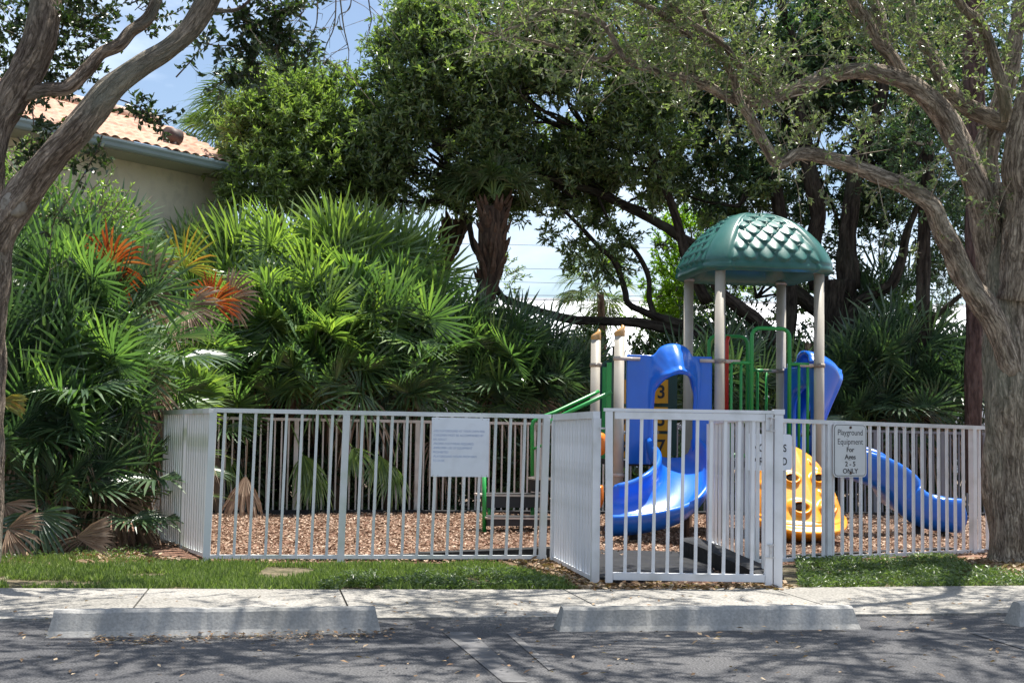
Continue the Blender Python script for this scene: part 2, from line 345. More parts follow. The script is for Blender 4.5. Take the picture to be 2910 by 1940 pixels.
# mulch chips
X, Y = scatter([(-3.2, 12.4), (-2.35, 11.05), (.25, 11.45), (.5, 10.3), (1.85, 10.3), (1.9, 11.5), (2.4, 11.75), (4.5, 12.95), (6, 13.3), (7.6, 19.6), (-4.4, 17)], 95000)
o = flat_chips('wood_chips', X, Y, .004, .044, .017, M['chips'], .55, mz); o['label'] = 'loose brown wood chips covering the playground bed'
X, Y = scatter([G(0, 1570), G(330, 1560), G(560, 1600), G(300, 1615), G(0, 1612)], 2500)
X2, Y2 = scatter([G(1420, 1600), G(1570, 1590), G(1720, 1660), G(1740, 1678), G(1640, 1676)], 2500)
X3, Y3 = scatter([G(2600, 1585), G(2910, 1590), G(2910, 1640), G(2720, 1640)], 1500)
X4, Y4 = scatter([G(1700, 1660), G(2240, 1660), G(2260, 1680), G(1690, 1682)], 900)
o = flat_chips('leaf_litter', np.concatenate([X, X2, X3, X4]), np.concatenate([Y, Y2, Y3, Y4]), 0.0, .06, .03, M['litter'], .6); o['label'] = 'dry brown leaves lying along the fence foot'
X, Y = scatter([G(0, 1700), G(2910, 1700), G(2910, 1940), G(0, 1940)], 420)
o = flat_chips('fallen_leaves', X, Y, .012, .035, .018, M['litter'], .3); o['label'] = 'scattered small dry leaves on pavement and asphalt'
X, Y = scatter([G(250, 1812), G(1110, 1795), G(1120, 1815), G(260, 1835)], 420)
o = flat_chips('fallen_leaves', X, Y, .004, .03, .014, M['litter'], .3); o['label'] = 'line of small dry leaves before the left wheel stop'

# grass
GP = [G(-40, 1586), G(300, 1590), G(560, 1604), G(1420, 1609), G(1560, 1640), G(1640, 1676), G(1455, 1680), G(700, 1679), G(-40, 1674)]
GR = [G(2262, 1598), G(2500, 1594), G(2700, 1588), G(2770, 1625), G(2950, 1640), G(2950, 1668), G(2275, 1674)]
def grass(poly, n, h, name, label, mat=M['grassleaf']):
    X, Y = scatter(poly, n)
    k = np.array([noise.noise(Vector((x*2.1, y*2.1, 0)))+.25*noise.noise(Vector((x*9, y*9, 0))) for x, y in zip(X, Y)]); X, Y, k = X[k > -.13], Y[k > -.13], k[k > -.13]
    n = len(X); D = np.stack([rng.normal(size=n)*.45, rng.normal(size=n)*.45, np.ones(n)], 1)
    H = h*(rng.uniform(.4, 1.3, n))*(1+.6*k); mb = MB()
    leaves(mb, np.stack([X, Y, np.full(n, -.01)], 1), D, H, .009*rng.uniform(.7, 1.5, n), rng.normal(size=(n, 3)), 0)
    o = build(name, mb, mat); o['kind'] = 'stuff'; o['label'] = label; return o
grass(GP, 52000, .058, 'grass', 'short green grass strip between pavement and left fence')
grass(GR, 5000, .05, 'grass', 'thin grass strip between pavement and right fence')
def weeds(poly, n, name, label, L=.04):
    X, Y = scatter(poly, n); k = np.array([noise.noise(Vector((x*3.1+9, y*3.1, 0))) for x, y in zip(X, Y)]); X, Y = X[k > -.12], Y[k > -.12]
    n = len(X); a = rng.uniform(0, 6.28, n); D = np.stack([np.cos(a), np.sin(a), rng.uniform(0, .9, n)], 1); mb = MB()
    leaves(mb, np.stack([X, Y, rng.uniform(0, .06, n)], 1), D, L*rng.uniform(.5, 1.3, n), L*.4, None, .2)
    o = build(name, mb, M['weed']); o['kind'] = 'stuff'; o['label'] = label
weeds(GR, 11000, 'ground_cover', 'leafy green weeds growing in front of the right fence')
weeds([G(1000, 1640), G(1420, 1625), G(1600, 1660), G(1600, 1678), G(900, 1680)], 6000, 'ground_cover', 'leafy weeds at the end of the left grass strip')
weeds([G(0, 1565), G(420, 1560), G(440, 1590), G(0, 1600)], 1200, 'ground_cover', 'leafy weeds below the left palmettos')

# ------------------------------------------------------------------ wheel stops
def wheel_stop(a, b, ztop, label, grp='concrete wheel stops along the pavement', cracks=()):
    a = Vector(a); b = Vector(b); d = (b-a).normalized(); n = Vector((-d.y, d.x, 0)); Lx = (b-a).length
    sec = [(0, 0), (.015, .03), (.045, .125), (.06, .14), (.12, .14), (.135, .125), (.165, .03), (.18, 0)]
    nst = 60; V = []; Fs = []
    for i in range(nst+1):
        t = i/nst; s = t*Lx
        for j, (u, z) in enumerate(sec):
            e = 0
            if i in (0, nst): e = (.035*(z/.14))*(1 if i == 0 else -1)
            k = .004*noise.noise(Vector((s*4, u*20, z*20)))+.0025*noise.noise(Vector((s*17, u*30, z*30)))
            for c in cracks:
                if abs(s-c) < .014 and i not in (0, nst): k -= .004
            zz = z*ztop/.14; p = a+d*(s+e)+n*(u-k); V.append((p.x, p.y, zz+k*(1 if z > .1 else 0)))
    m = len(sec)
    for i in range(nst):
        for j in range(m-1): Fs.append((i*m+j, (i+1)*m+j, (i+1)*m+j+1, i*m+j+1))
    Fs.append(tuple(range(m))); Fs.append(tuple(nst*m+j for j in range(m))[::-1])
    mb = MB(); mb.add(V, Fs); o = build('wheel_stop', mb, M['stop'], None, False); prop(o, label, 'wheel stop', grp)
wheel_stop(G(129, 1811), G(1084, 1798), .127, 'long pale concrete wheel stop at left, leaves gathered along its foot', cracks=(.29, .78, 1.36))
wheel_stop(G(1590, 1794), G(2448, 1787), .120, 'concrete wheel stop in front of the playground gate', cracks=(.5, 1.2))
wheel_stop(G(2898, 1780), G(3758, 1770), .128, 'concrete wheel stop cut off by the right edge of the photo')

# ------------------------------------------------------------------ fences
def fence(name, label, cat, A, B, H=1.22, sp=.12, zA=0, zB=0, posts=(0, 1), mat='white', lean=(0, 0), group=None, rail=.038, first=.5, pw=.022, postw=.055, cap=False, bottom=.045, toph=.035, plean=None):
    A = Vector((A[0], A[1], zA)); B = Vector((B[0], B[1], zB)); L = (B-A).length; d = (B-A)/L; z = Vector((0, 0, 1)); mt = M[mat]
    t = thing(name, label, cat, A, group); ln = Vector((lean[0], lean[1], 0))
    n = Vector((d.y, -d.x, 0))
    mb = MB(); mb.box(A+z*(H-toph/2)+ln, B+z*(H-toph/2)+ln, .05, toph); build('rail', mb, mt, t)
    mb = MB(); mb.box(A+z*(bottom)+ln*.04, B+z*(bottom)+ln*.04, .03, .03); build('rail', mb, mt, t)
    # post
    for f in posts:
        mb = MB(); q = A+d*(L*f); mb.box(q-z*.04, q+z*(H-toph-.001)+ln*((H-toph)/H), postw, postw, up=d)
        p = build('post', mb, mt, t)
        if cap:
            m2 = MB(); m2.box(q+z*(H)+ln, q+z*(H+.022)+ln, postw+.012, postw+.012, up=d); build('post_cap', m2, mt, p)
    cnt = int(L/sp); base = None
    for i in range(cnt):
        s = (i+first)*sp
        if s > L-.03 or any(abs(s-L*f) < postw*.5+pw*.6 for f in posts): continue
        q = A+d*s
        if base is None:
            mb = MB(); mb.box(q+z*(bottom+.015), q+z*(H-toph-.001)+ln, pw, pw, up=d); base = build('picket', mb, mt, t); bq = q
        else:
            jt = Vector((rng.normal()*.0015, 0, 0)); copyobj(base, t, (q-bq)+jt)
    return t, A, d
LA = G(586, 1597); LA = (LA.x, LA.y); LB = (P(1556, 1300, 11.42).x, 11.42)
fence('picket_fence', 'long white picket fence with the text sign, left of the gate', 'fence', LA, LB, mat='leftwhite', posts=(0, .385, .987), lean=(.022, 0), sp=.1216, first=.75, toph=.034)
WA = LB; WB = (P(1693, 1400, 9.72).x, 9.72)
fence('picket_fence', 'short white fence panel angling forward to the latch side of the gate', 'fence', (WA[0]+.06, WA[1]-.06), WB, posts=(0.0, 1), sp=.108, cap=False, toph=.05)
SA = (LA[0]-.005, LA[1]+.06); SB = (P(470, 1300, 12.6).x, 12.6)
fence('picket_fence', 'moss stained white side fence at the left corner beside the palmettos', 'fence', SA, SB, posts=(.52, 1), sp=.085, mat='mossy', toph=.04, pw=.026)
fence('picket_fence', 'shaded side fence running back behind the left palmettos', 'fence', SB, (-4.5, 17.0), posts=(1,), sp=.12, mat='mossy', first=.8)
fence('picket_fence', 'weathered beige back fence behind the mulch, left of the blue slide', 'fence', (-4.45, 17.02), (1.35, 18.35), posts=(.095, .3, .56, .82, 1), sp=.0865, mat='oldwhite', pw=.02)
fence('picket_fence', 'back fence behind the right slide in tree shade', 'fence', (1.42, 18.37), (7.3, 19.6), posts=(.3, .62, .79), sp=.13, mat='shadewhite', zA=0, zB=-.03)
RA = (1.97, 11.33); RB = (G(2766, 1574)); RB = (RB.x, RB.y)
dr = Vector((RB[0]-RA[0], RB[1]-RA[1], 0)); RC = (RB[0]+dr.x*.22, RB[1]+dr.y*.22)
Lr = dr.length*1.22
fence('picket_fence', 'white picket fence with the ages sign, between gate and right oak', 'fence', RA, RC, posts=(.0, .262, .82), sp=.118, zA=.0, zB=-.02, first=.4, toph=.034)
HX = P(2211, 1400, 9.68).x
fence('picket_fence', 'white fence panel seen through the gate, running back from its hinge post', 'fence', (HX, 9.78), (1.95, 13.35), posts=(1.0,), sp=.27, first=.9, postw=.085, pw=.026)
# gate
gl = P(1721, 1400, 9.66).x; gr = P(2196, 1400, 9.66).x; gy = 9.66
g = thing('gate', 'closed white picket gate with wide frame above the black mat', 'gate', (gl, gy, 0)); W = M['white']
def bx(name, p0, p1, w_, h_, mat, par, up=(0, 0, 1), label=None):
    mb = MB(); mb.box(p0, p1, w_, h_, up); return build(name, mb, mat, par, False, label)
bx('frame_stile', (gl+.03, gy, .03), (gl+.018, gy, 1.218), .055, .05, W, g, (1, 0, 0))
bx('frame_stile', (gr-.03, gy, .03), (gr-.03, gy, 1.218), .055, .05, W, g, (1, 0, 0))
bx('frame_rail', (gl+.058, gy, 1.193), (gr-.058, gy, 1.193), .05, .05, W, g)
bx('cap_rail', (gl-.02, gy, 1.231), (gr+.0, gy, 1.231), .062, .022, W, g)
bx('frame_rail', (gl+.058, gy, .075), (gr-.058, gy, .075), .05, .05, W, g)
base = None
for i in range(1, 11):
    x = gl+.05+i*(gr-gl-.10)/10.9
    if x > gr-.07: break
    if base is None: base = bx('picket', (x-.008, gy, .1), (x+.002, gy, 1.168), .024, .022, W, g, (1, 0, 0)); bx0 = x
    else: copyobj(base, g, (x-bx0, 0, 0))
for zz in (.22, 1.10):
    h = bx('hinge', (gr-.02, gy-.035, zz), (gr-.02, gy-.035, zz+.09), .014, .014, M['steel'], g)
    bx('hinge_leaf', (gr-.055, gy-.033, zz+.002), (gr+.012, gy-.033, zz+.002), .012, .007, M['steel'], h); bx('hinge_leaf', (gr-.045, gy-.033, zz+.09), (gr+.01, gy-.033, zz+.09), .012, .007, M['steel'], h)
bx('latch', (gl-.055, gy, 1.10), (gl+.01, gy, 1.10), .012, .012, M['steel'], g)
hp = thing('gate_post', 'white hinge post standing at the right of the gate', 'post', (HX, 9.68, 0))
bx('post', (HX-.004, 9.68, -.03), (HX, 9.68, 1.215), .06, .06, W, hp, (1, 0, 0)); bx('post_cap', (HX, 9.68, 1.217), (HX, 9.68, 1.252), .078, .078, W, hp, (1, 0, 0))
# ------------------------------------------------------------------ signs
def text(s, size, o, ax, mat, parent, name='lettering', xs=1, bold=0, align='CENTER', font=None):
    """flat lettering at point o, running along ax, facing away from +normal"""
    cu = bpy.data.curves.new('t', 'FONT'); cu.body = s; cu.size = size; cu.align_x = align; cu.offset = bold; cu.extrude = .0006
    ob = bpy.data.objects.new('t', cu); C.objects.link(ob); dg = bpy.context.evaluated_depsgraph_get()
    me = bpy.data.meshes.new_from_object(ob.evaluated_get(dg)); bpy.data.objects.remove(ob)
    X_ = Vector(ax).normalized(); Z_ = Vector((0, 0, 1)); Nn = X_.cross(Z_)
    Mx = Matrix((X_*xs, Z_, Nn)).transposed().to_4x4(); Mx.translation = Vector(o)-ORG.get(parent, Vector())
    me.transform(Mx); me.name = name; me.materials.clear(); me.materials.append(mat)
    x = bpy.data.objects.new(name, me); C.objects.link(x); x.parent = parent; ORG[x] = ORG.get(parent, Vector()); return x
def plate(c, ax, w_, h_, r, mat, parent, name='plate', t=.003):
    X_ = Vector(ax).normalized(); Nn = X_.cross(Vector((0, 0, 1))); c = Vector(c); pts = []
    for cx, cz, a0 in ((w_/2-r, h_/2-r, 0), (-w_/2+r, h_/2-r, 90), (-w_/2+r, -h_/2+r, 180), (w_/2-r, -h_/2+r, 270)):
        for k in range(7): a = R(a0+15*k); pts.append(c+X_*(cx+r*math.cos(a))+Vector((0, 0, 1))*(cz+r*math.sin(a)))
    n = len(pts); V = [tuple(p+Nn*t/2) for p in pts]+[tuple(p-Nn*t/2) for p in pts]
    Fs = [tuple(range(n)), tuple(range(n, 2*n))[::-1]]+[(i, i+n, (i+1) % n+n, (i+1) % n) for i in range(n)]
    mb = MB(); mb.add(V, Fs); return build(name, mb, mat, parent)
dl = Vector((LB[0]-LA[0], LB[1]-LA[1], 0)).normalized(); nl_ = dl.cross(Vector((0, 0, 1)))
def on_fence(px, py, A, d, off=.04):       # where the sight line meets the fence plane
    v = ray(px, py); n = Vector((d.y, -d.x, 0)); A = Vector((A[0], A[1], 0)); o = Vector((0, 0, CAMH))
    t = (A-o).dot(n)/v.dot(n); return o+v*t+n*off
c = on_fence(1306, 1270, LA, dl, .045)
s = thing('rules_sign', 'square white sign with faded blue writing on the left fence', 'sign', c)
plate(c, dl, .475, .480, .002, M['sign'], s)
for i, (ln, dx) in enumerate([('-USE PLAYGROUND AT YOUR OWN RISK', 0), ('-CHILDREN MUST BE ACCOMPANIED BY', 0), ('AN ADULT', 0), ('-PROPER FOOTWEAR REQUIRED', 0), ('-IMPROPER USE OF EQUIPMENT', 0), ('PROHIBITED', 0), ('-PLAYGROUND HOURS FROM 8AM', 0), ('TO DUSK', 0)]):
    text(ln, .026, c+dl*(-.225)+Vector((0, 0, .122-i*.0345))+nl_*.0025, dl, M['fadedink'], s, xs=.88, align='LEFT')
for sx in (-.22, -.18, .18, .22):
    for sz in (-.228, .228):
        q = c+dl*sx+Vector((0, 0, sz))+nl_*.002; mb = MB(); mb.tube([q, q+nl_*.003], .004, 8); build('screw', mb, M['steel'], s)
drn = dr.normalized(); nr_ = drn.cross(Vector((0, 0, 1)))
c = on_fence(2404, 1279, RA, drn, .045)
s = thing('ages_sign', 'upright grey sign reading Playground Equipment For Ages 2 - 5 ONLY', 'sign', c)
plate(c, drn, .425, .462, .045, M['sign2'], s)
q = plate(c+nr_*.0025, drn, .400, .442, .038, M['ink'], s, 'border', .001); plate(c+nr_*.0035, drn, .388, .432, .034, M['sign2'], s, 'field', .001)
for ln, z, sz, xs, bd in (('Playground', .132, .072, .80, 0), ('Equipment', .052, .072, .84, 0), ('For', -.012, .058, .95, .0013), ('Ages', -.075, .058, .98, .0013), ('2 - 5', -.136, .058, .98, .0013), ('ONLY', -.197, .058, .98, .0013)):
    text(ln, sz, c+Vector((0, 0, z))+nr_*.0045, drn, M['ink'], s, xs=xs*1.25, bold=bd)
for z in (.198, -.195):
    q = c+Vector((0, 0, z))+nr_*.005; mb = MB(); mb.tube([q, q+nr_*.008], .012, 12); build('bolt', mb, M['rust'], s)
c = on_fence(2176, 1284, RA, drn, .045); 
s = thing('dogs_sign', 'grey sign reading NO DOGS PERMITTED, partly hidden behind the gate', 'sign', c)
plate(c, drn, .52, .30, .03, M['sign'], s)
text('NO DOGS', .088, c+Vector((0, 0, .005))+nr_*.0025, drn, M['ink'], s, xs=.95, bold=.0015); text('PERMITTED', .088, c+Vector((0, 0, -.105))+nr_*.0025, drn, M['ink'], s, xs=.9, bold=.0015)

# ------------------------------------------------------------------ rubber edging, mat, ramp
def lump_box(name, a, b, w_, h0, h1, label, cat='edging', grp=None, z0=-.04):
    a = Vector((a[0], a[1], 0)); b = Vector((b[0], b[1], 0)); d = (b-a).normalized(); n = Vector((-d.y, d.x, 0)); V = []; k = 14
    for i in range(k+1):
        p = a.lerp(b, i/k); h = h0+(h1-h0)*i/k
        for u, z in ((-w_/2, z0), (-w_/2*.8, h*.9), (-w_/2*.6, h), (w_/2*.6, h), (w_/2*.8, h*.9), (w_/2, z0)): q = p+n*u; V.append((q.x, q.y, z))
    Fs = [(i*6+j, (i+1)*6+j, (i+1)*6+j+1, i*6+j+1) for i in range(k) for j in range(5)]+[tuple(range(6)), tuple(k*6+j for j in range(6))[::-1]]
    mb = MB(); mb.add(V, Fs); o = build(name, mb, M['black']); return prop(o, label, cat, grp)
ge = 'black rubber edging timbers'
lump_box('rubber_edging', (-2.2, 11.2), (-.75, 11.42), .1, .0, .06, 'black rubber edging half buried at the left end of the front fence', grp=ge)
lump_box('rubber_edging', (-.74, 11.42), (.5, 11.62), .1, .07, .125, 'black rubber edging behind the front fence below the text sign', grp=ge)
lump_box('rubber_edging', (-4.3, 16.82), (-1.3, 17.55), .1, .07, .08, 'black rubber edging at the foot of the back fence, left half', grp=ge)
lump_box('rubber_edging', (-1.28, 17.56), (1.5, 18.15), .1, .08, .08, 'black rubber edging at the foot of the back fence, behind the steps', grp=ge)
lump_box('rubber_edging', (1.55, 18.17), (7.2, 19.35), .1, .08, .08, 'black rubber edging at the foot of the back fence, behind the right slide', grp=ge)
lump_box('rubber_edging', (2.05, 11.75), (4.2, 13.15), .1, .05, .05, 'low black rubber edging behind the ages sign fence', grp=ge)
# entry mat
mb = MB(); a = [G(1690, 1655), G(2030, 1640), G(1990, 1578), G(1700, 1572)]
V = [(p.x, p.y, z) for z in (-.02, .035) for p in a]; mb.add(V, [(0, 3, 2, 1), (4, 5, 6, 7), (0, 1, 5, 4), (1, 2, 6, 5), (2, 3, 7, 6), (3, 0, 4, 7)])
o = build('rubber_mat', mb, M['black']); prop(o, 'flat black rubber entry mat behind the gate', 'mat')
# ramp border
rp = thing('entry_ramp', 'black rubber ramp edging sloping up behind the gate', 'ramp', (1.8, 10.2, 0))
path = [(G(2170, 1655), .03), (G(2120, 1648), .10), (G(2060, 1630), .13), (G(2000, 1610), .16), (G(1960, 1596), .17), (G(1930, 1592), .19)]
tops = [(2168, 1630), (2135, 1617), (2095, 1596), (2050, 1574), (2010, 1555), (1985, 1534), (1962, 1522), (1935, 1520)]
V = []; k = len(path)
pp = spline([Vector((p.x, p.y, h)) for p, h in path], 4)
for q in pp:
    for u, z in ((0, -.03), (0, q[2]*.92), (.02, q[2]), (.13, q[2]*1.02), (.15, q[2]*.9), (.15, -.03)): V.append((q[0]+u*1.2, q[1]+u*1.1, z))
m = len(pp); Fs = [(i*6+j, (i+1)*6+j, (i+1)*6+j+1, i*6+j+1) for i in range(m-1) for j in range(5)]+[tuple(range(6)), tuple((m-1)*6+j for j in range(6))[::-1]]
mb = MB(); mb.add(V, Fs); build('ramp_body', mb, M['black'], rp)

# ------------------------------------------------------------------ play set
AL = R(10); U = Vector((math.cos(AL), math.sin(AL), 0)); Vv = Vector((-math.sin(AL), math.cos(AL), 0)); S = 1.13; Z = Vector((0, 0, 1))
FL = P(2045, 1100, 14.75); FL.z = 0
P1 = FL-U*(S*.985); P2 = P1+Vv*(S*.95); BL = FL+Vv*S; FR = FL+U*S; BR = FR+Vv*S
DECK = .80
ps = thing('playground_structure', 'play set with green domed roof, two blue slides and yellow climber', 'playground', FL)
def post(p, top, cap=None, r=.056):
    mb = MB(); mb.tube([p-Z*.05, p+Z*top], r, 24); o = build('support_post', mb, M['tan'], ps, True)
    mb = MB(); mb.tube([p+Z*.62, p+Z*.66], r+.008, 24); build('collar', mb, M['clamp'], o, True)
    if cap:
        n = 20; V = []; rings = [(0, 1.03), (.09, 1.03), (.15, .98), (.21, .8), (.245, .5), (.26, .15)]
        for h, rr in [(h_*.62, r_) for h_, r_ in rings]:
            for k in range(n):
                a = 2*math.pi*k/n; x = math.cos(a)*r*rr+(h*.10 if h > .1 else 0); y = math.sin(a)*r*rr
                zz = h*(.62+.38*(math.cos(a)*.5+.5)); q = p+U*x+Vv*y+Z*(top+zz*.78); V.append(tuple(q))
        Fs = [(i*n+k, i*n+(k+1) % n, (i+1)*n+(k+1) % n, (i+1)*n+k) for i in range(len(rings)-1) for k in range(n)]+[tuple((len(rings)-1)*n+k for k in range(n))]
        mb = MB(); mb.add(V, Fs); build('post_cap', mb, M['gold'], o, True)
    return o
RT = 2.86
for q in (FL, FR, BL, BR):
    o = post(q, RT+.06); mb = MB(); mb.tube([q+Z*(RT-.0), q+Z*(RT+.03)], .066, 24); build('collar', mb, M['tan'], o, True)
# heights of the two short posts, read off the photo
def z_at(p, py, px): v = ray(px, py); return CAMH+v.z/v.y*p.y
post(P1, z_at(P1, 955, 1753), True); post(P2, z_at(P2, 965, 1686), True)
# clamps
def clamp(p, z, d, Lc=.3):
    mb = MB(); mb.tube([p+Z*(z-.022), p+Z*(z+.022)], .066, 20); 
    mb.box(p+d*(-.02)+Z*z, p+d*Lc*.75+Z*z, .035, .036); o = build('clamp', mb, M['clamp'], ps, True)
    q = p+d*(Lc*.42)+Z*z; n = d.cross(Z); b2 = MB(); b2.tube([q+n*.018, q+n*.03], .012, 10); build('bolt', b2, M['steel'], o, True)
CZ = z_at(FL, 1026, 2045)
for p, d, z in ((FL, U, CZ), (FL, -U, CZ), (FR, -U, CZ-.02), (FR, Vv, CZ-.02), (BR, -U, CZ-.03), (BR, U*.5-Vv*.8, CZ-.03), (P1, U, CZ+.0), (P2, U*.6+Vv*.1, CZ-.02), (P2, -Vv, CZ-.02)): clamp(p, z, d.normalized())
# roof
cen = (FL+FR+BL+BR)/4; hs = .745; nt_, nr = 420, 120; V = []
def supe(a):
    n = 4.2; return hs*1.0/((abs(math.cos(a))**n+abs(math.sin(a))**n)**(1/n))
def scale_h(r, a, q):
    # a: position across the face (-1..1), r: 0 peak .. 1 rim
    x = a*r*hs; best = 0; lim = .68; r = q
    if abs(a) > lim: return .012
    for k in range(9):
        r0 = .06+k*.105
        if r < r0-.01 or r > r0+.23 or r0 > .80: continue
        wv = .19; off = (k % 2)*.5
        j = round(x/wv-off); dx = (x-(j+off)*wv)/wv*2
        if abs((j+off)*wv)+.04 > lim*(1-(1-min(1, r0+.13))**1.35)*hs*1.06: continue
        s_ = (r-r0)/.2; lim_w = (math.sqrt(max(0, 1-max(0, (s_-.45)/.55)**2))) if s_ < 1 else 0
        if s_ < 0 or abs(dx) > lim_w+.02: continue
        e = 1-(abs(dx)/(lim_w+.02))**3
        best = max(best, (.004+.034*s_**1.3)*max(0, e)**.35*(1-.45*dx*dx))
    return best
zb, zp = RT-.01, 3.575
for i in range(nr+1):
    t = i/nr
    for k in range(nt_):
        a = 2*math.pi*k/nt_; ph = ((a+math.pi/4) % (math.pi/2))-math.pi/4; aa = math.tan(ph)
        if t <= .9:
            r = 1-(1-t/.9)**1.35; f_ = 1-(1-min(1, r)**1.9)**.72; z = zp-(zp-zb-.10)*f_; rad = supe(a)*r
            h = scale_h(r, aa, t/.9); rib = 0
            if abs(aa) > .66: rib = .022*min(1, (abs(aa)-.66)/.08)*min(1, r*2)
            rad += (h+rib)*(.3+.7*r); z += (h+rib)*(1-.6*r)
        else:
            q = (t-.9)/.1; rad = supe(a)*(1+.02*math.sin(q*math.pi))-(.05*max(0, q-.7)/.3); z = zb+.10*(1-q)
            if abs(aa) > .66: rad += .022
        p = cen+U*(rad*math.cos(a))+Vv*(rad*math.sin(a)); V.append((p.x, p.y, z))
n0 = (nr+1)*nt_
for k in range(nt_):      # underside, dished
    a = 2*math.pi*k/nt_; rad = supe(a)*.8; p = cen+U*(rad*math.cos(a))+Vv*(rad*math.sin(a)); V.append((p.x, p.y, zb+.06))
for k in range(nt_):
    a = 2*math.pi*k/nt_; rad = supe(a)*.3; p = cen+U*(rad*math.cos(a))+Vv*(rad*math.sin(a)); V.append((p.x, p.y, zb+.5))
i = np.arange(nr+2)[:, None]*nt_; k = np.arange(nt_); k2 = (k+1) % nt_
Q = np.stack([i+k, i+nt_+k, i+nt_+k2, i+k2], -1).reshape(-1, 4)
mb = MB(); mb.add(V, [Q, np.array([[(nr+2)*nt_+q for q in range(nt_)]])]); build('roof', mb, M['roofgreen'], ps, True)
# decks
def quadbox(pts, z0, z1, name, mat, par=ps, label=None):
    mb = MB(); V = [(p.x, p.y, z) for z in (z0, z1) for p in pts]; mb.add(V, [(0, 3, 2, 1), (4, 5, 6, 7), (0, 1, 5, 4), (1, 2, 6, 5), (2, 3, 7, 6), (3, 0, 4, 7)]); return build(name, mb, mat, par, False, label)
quadbox([P1+U*.05+Vv*.02, FL-U*.04+Vv*.02, BL-U*.04-Vv*.02, P2+U*.05-Vv*.02], DECK-.06, DECK, 'deck', M['deck'])
quadbox([FL+U*.05+Vv*.02, FR-U*.04+Vv*.02, BR-U*.04-Vv*.02, BL+U*.05-Vv*.02], DECK-.06, DECK, 'deck', M['deck'])
quadbox([FL+U*.5-Vv*.02, FR-U*.05-Vv*.02, FR-U*.05+Vv*.005, FL+U*.5+Vv*.005], DECK-.10, DECK+.06, 'deck_skirt', M['darkblue'])
# barriers
def tube_part(name, pts, r, mat, par=ps, n=10, k=0):
    mb = MB(); mb.tube(pts if not k else spline(pts, k), r, n); return build(name, mb, mat, par, True)
def barrier(A, d, L, z0, z1, hoop, hz, bars, mat=M['rail'], mid=None):
    t = tube_part('barrier', [A+d*.12+Z*z1, A+d*hoop[0]+Z*z1], .02, mat)
    ORG[t] = ORG[ps]
    tube_part('rail', [A+d*hoop[1]+Z*z1, A+d*(L-.12)+Z*z1], .02, mat, t)
    tube_part('rail', [A+d*.10+Z*z0, A+d*(L-.10)+Z*z0], .02, mat, t)
    r = .09; hp = [A+d*hoop[0]+Z*z0]+[A+d*hoop[0]+Z*(hz-r)]+[A+d*(hoop[0]+r*(1-math.cos(R(a))))+Z*(hz-r+r*math.sin(R(a))) for a in (20, 45, 70, 90)]
    hp += [A+d*(hoop[1]-r*(1-math.cos(R(a))))+Z*(hz-r+r*math.sin(R(a))) for a in (90, 70, 45, 20, 0)]+[A+d*hoop[1]+Z*z0]
    tube_part('hoop', hp, .022, mat, t)
    for b in bars: tube_part('bar', [A+d*b+Z*z0, A+d*b+Z*z1], .016, mat, t, 8)
barrier(FL, U, S, DECK+.06, CZ-.01, (.36, .79), CZ+.37, (.13, .24, .90, 1.00))
barrier(BL, U, S, DECK+.06, CZ-.03, (.25, .72), CZ+.36, (.84, .95, .12), mat=M['rail'])
tube_part('grab_pole', [BL+U*.43-Vv*.1+Z*.82, BL+U*.43-Vv*.1+Z*(CZ+.28), BL+U*.45-Vv*.1+Z*(CZ+.35)], .025, M['red'])
tube_part('vertical_rail', [FL+U*-.0+Vv*.35+U*.1+Z*DECK, FL+Vv*.35+U*.1+Z*CZ], .02, M['rail'])
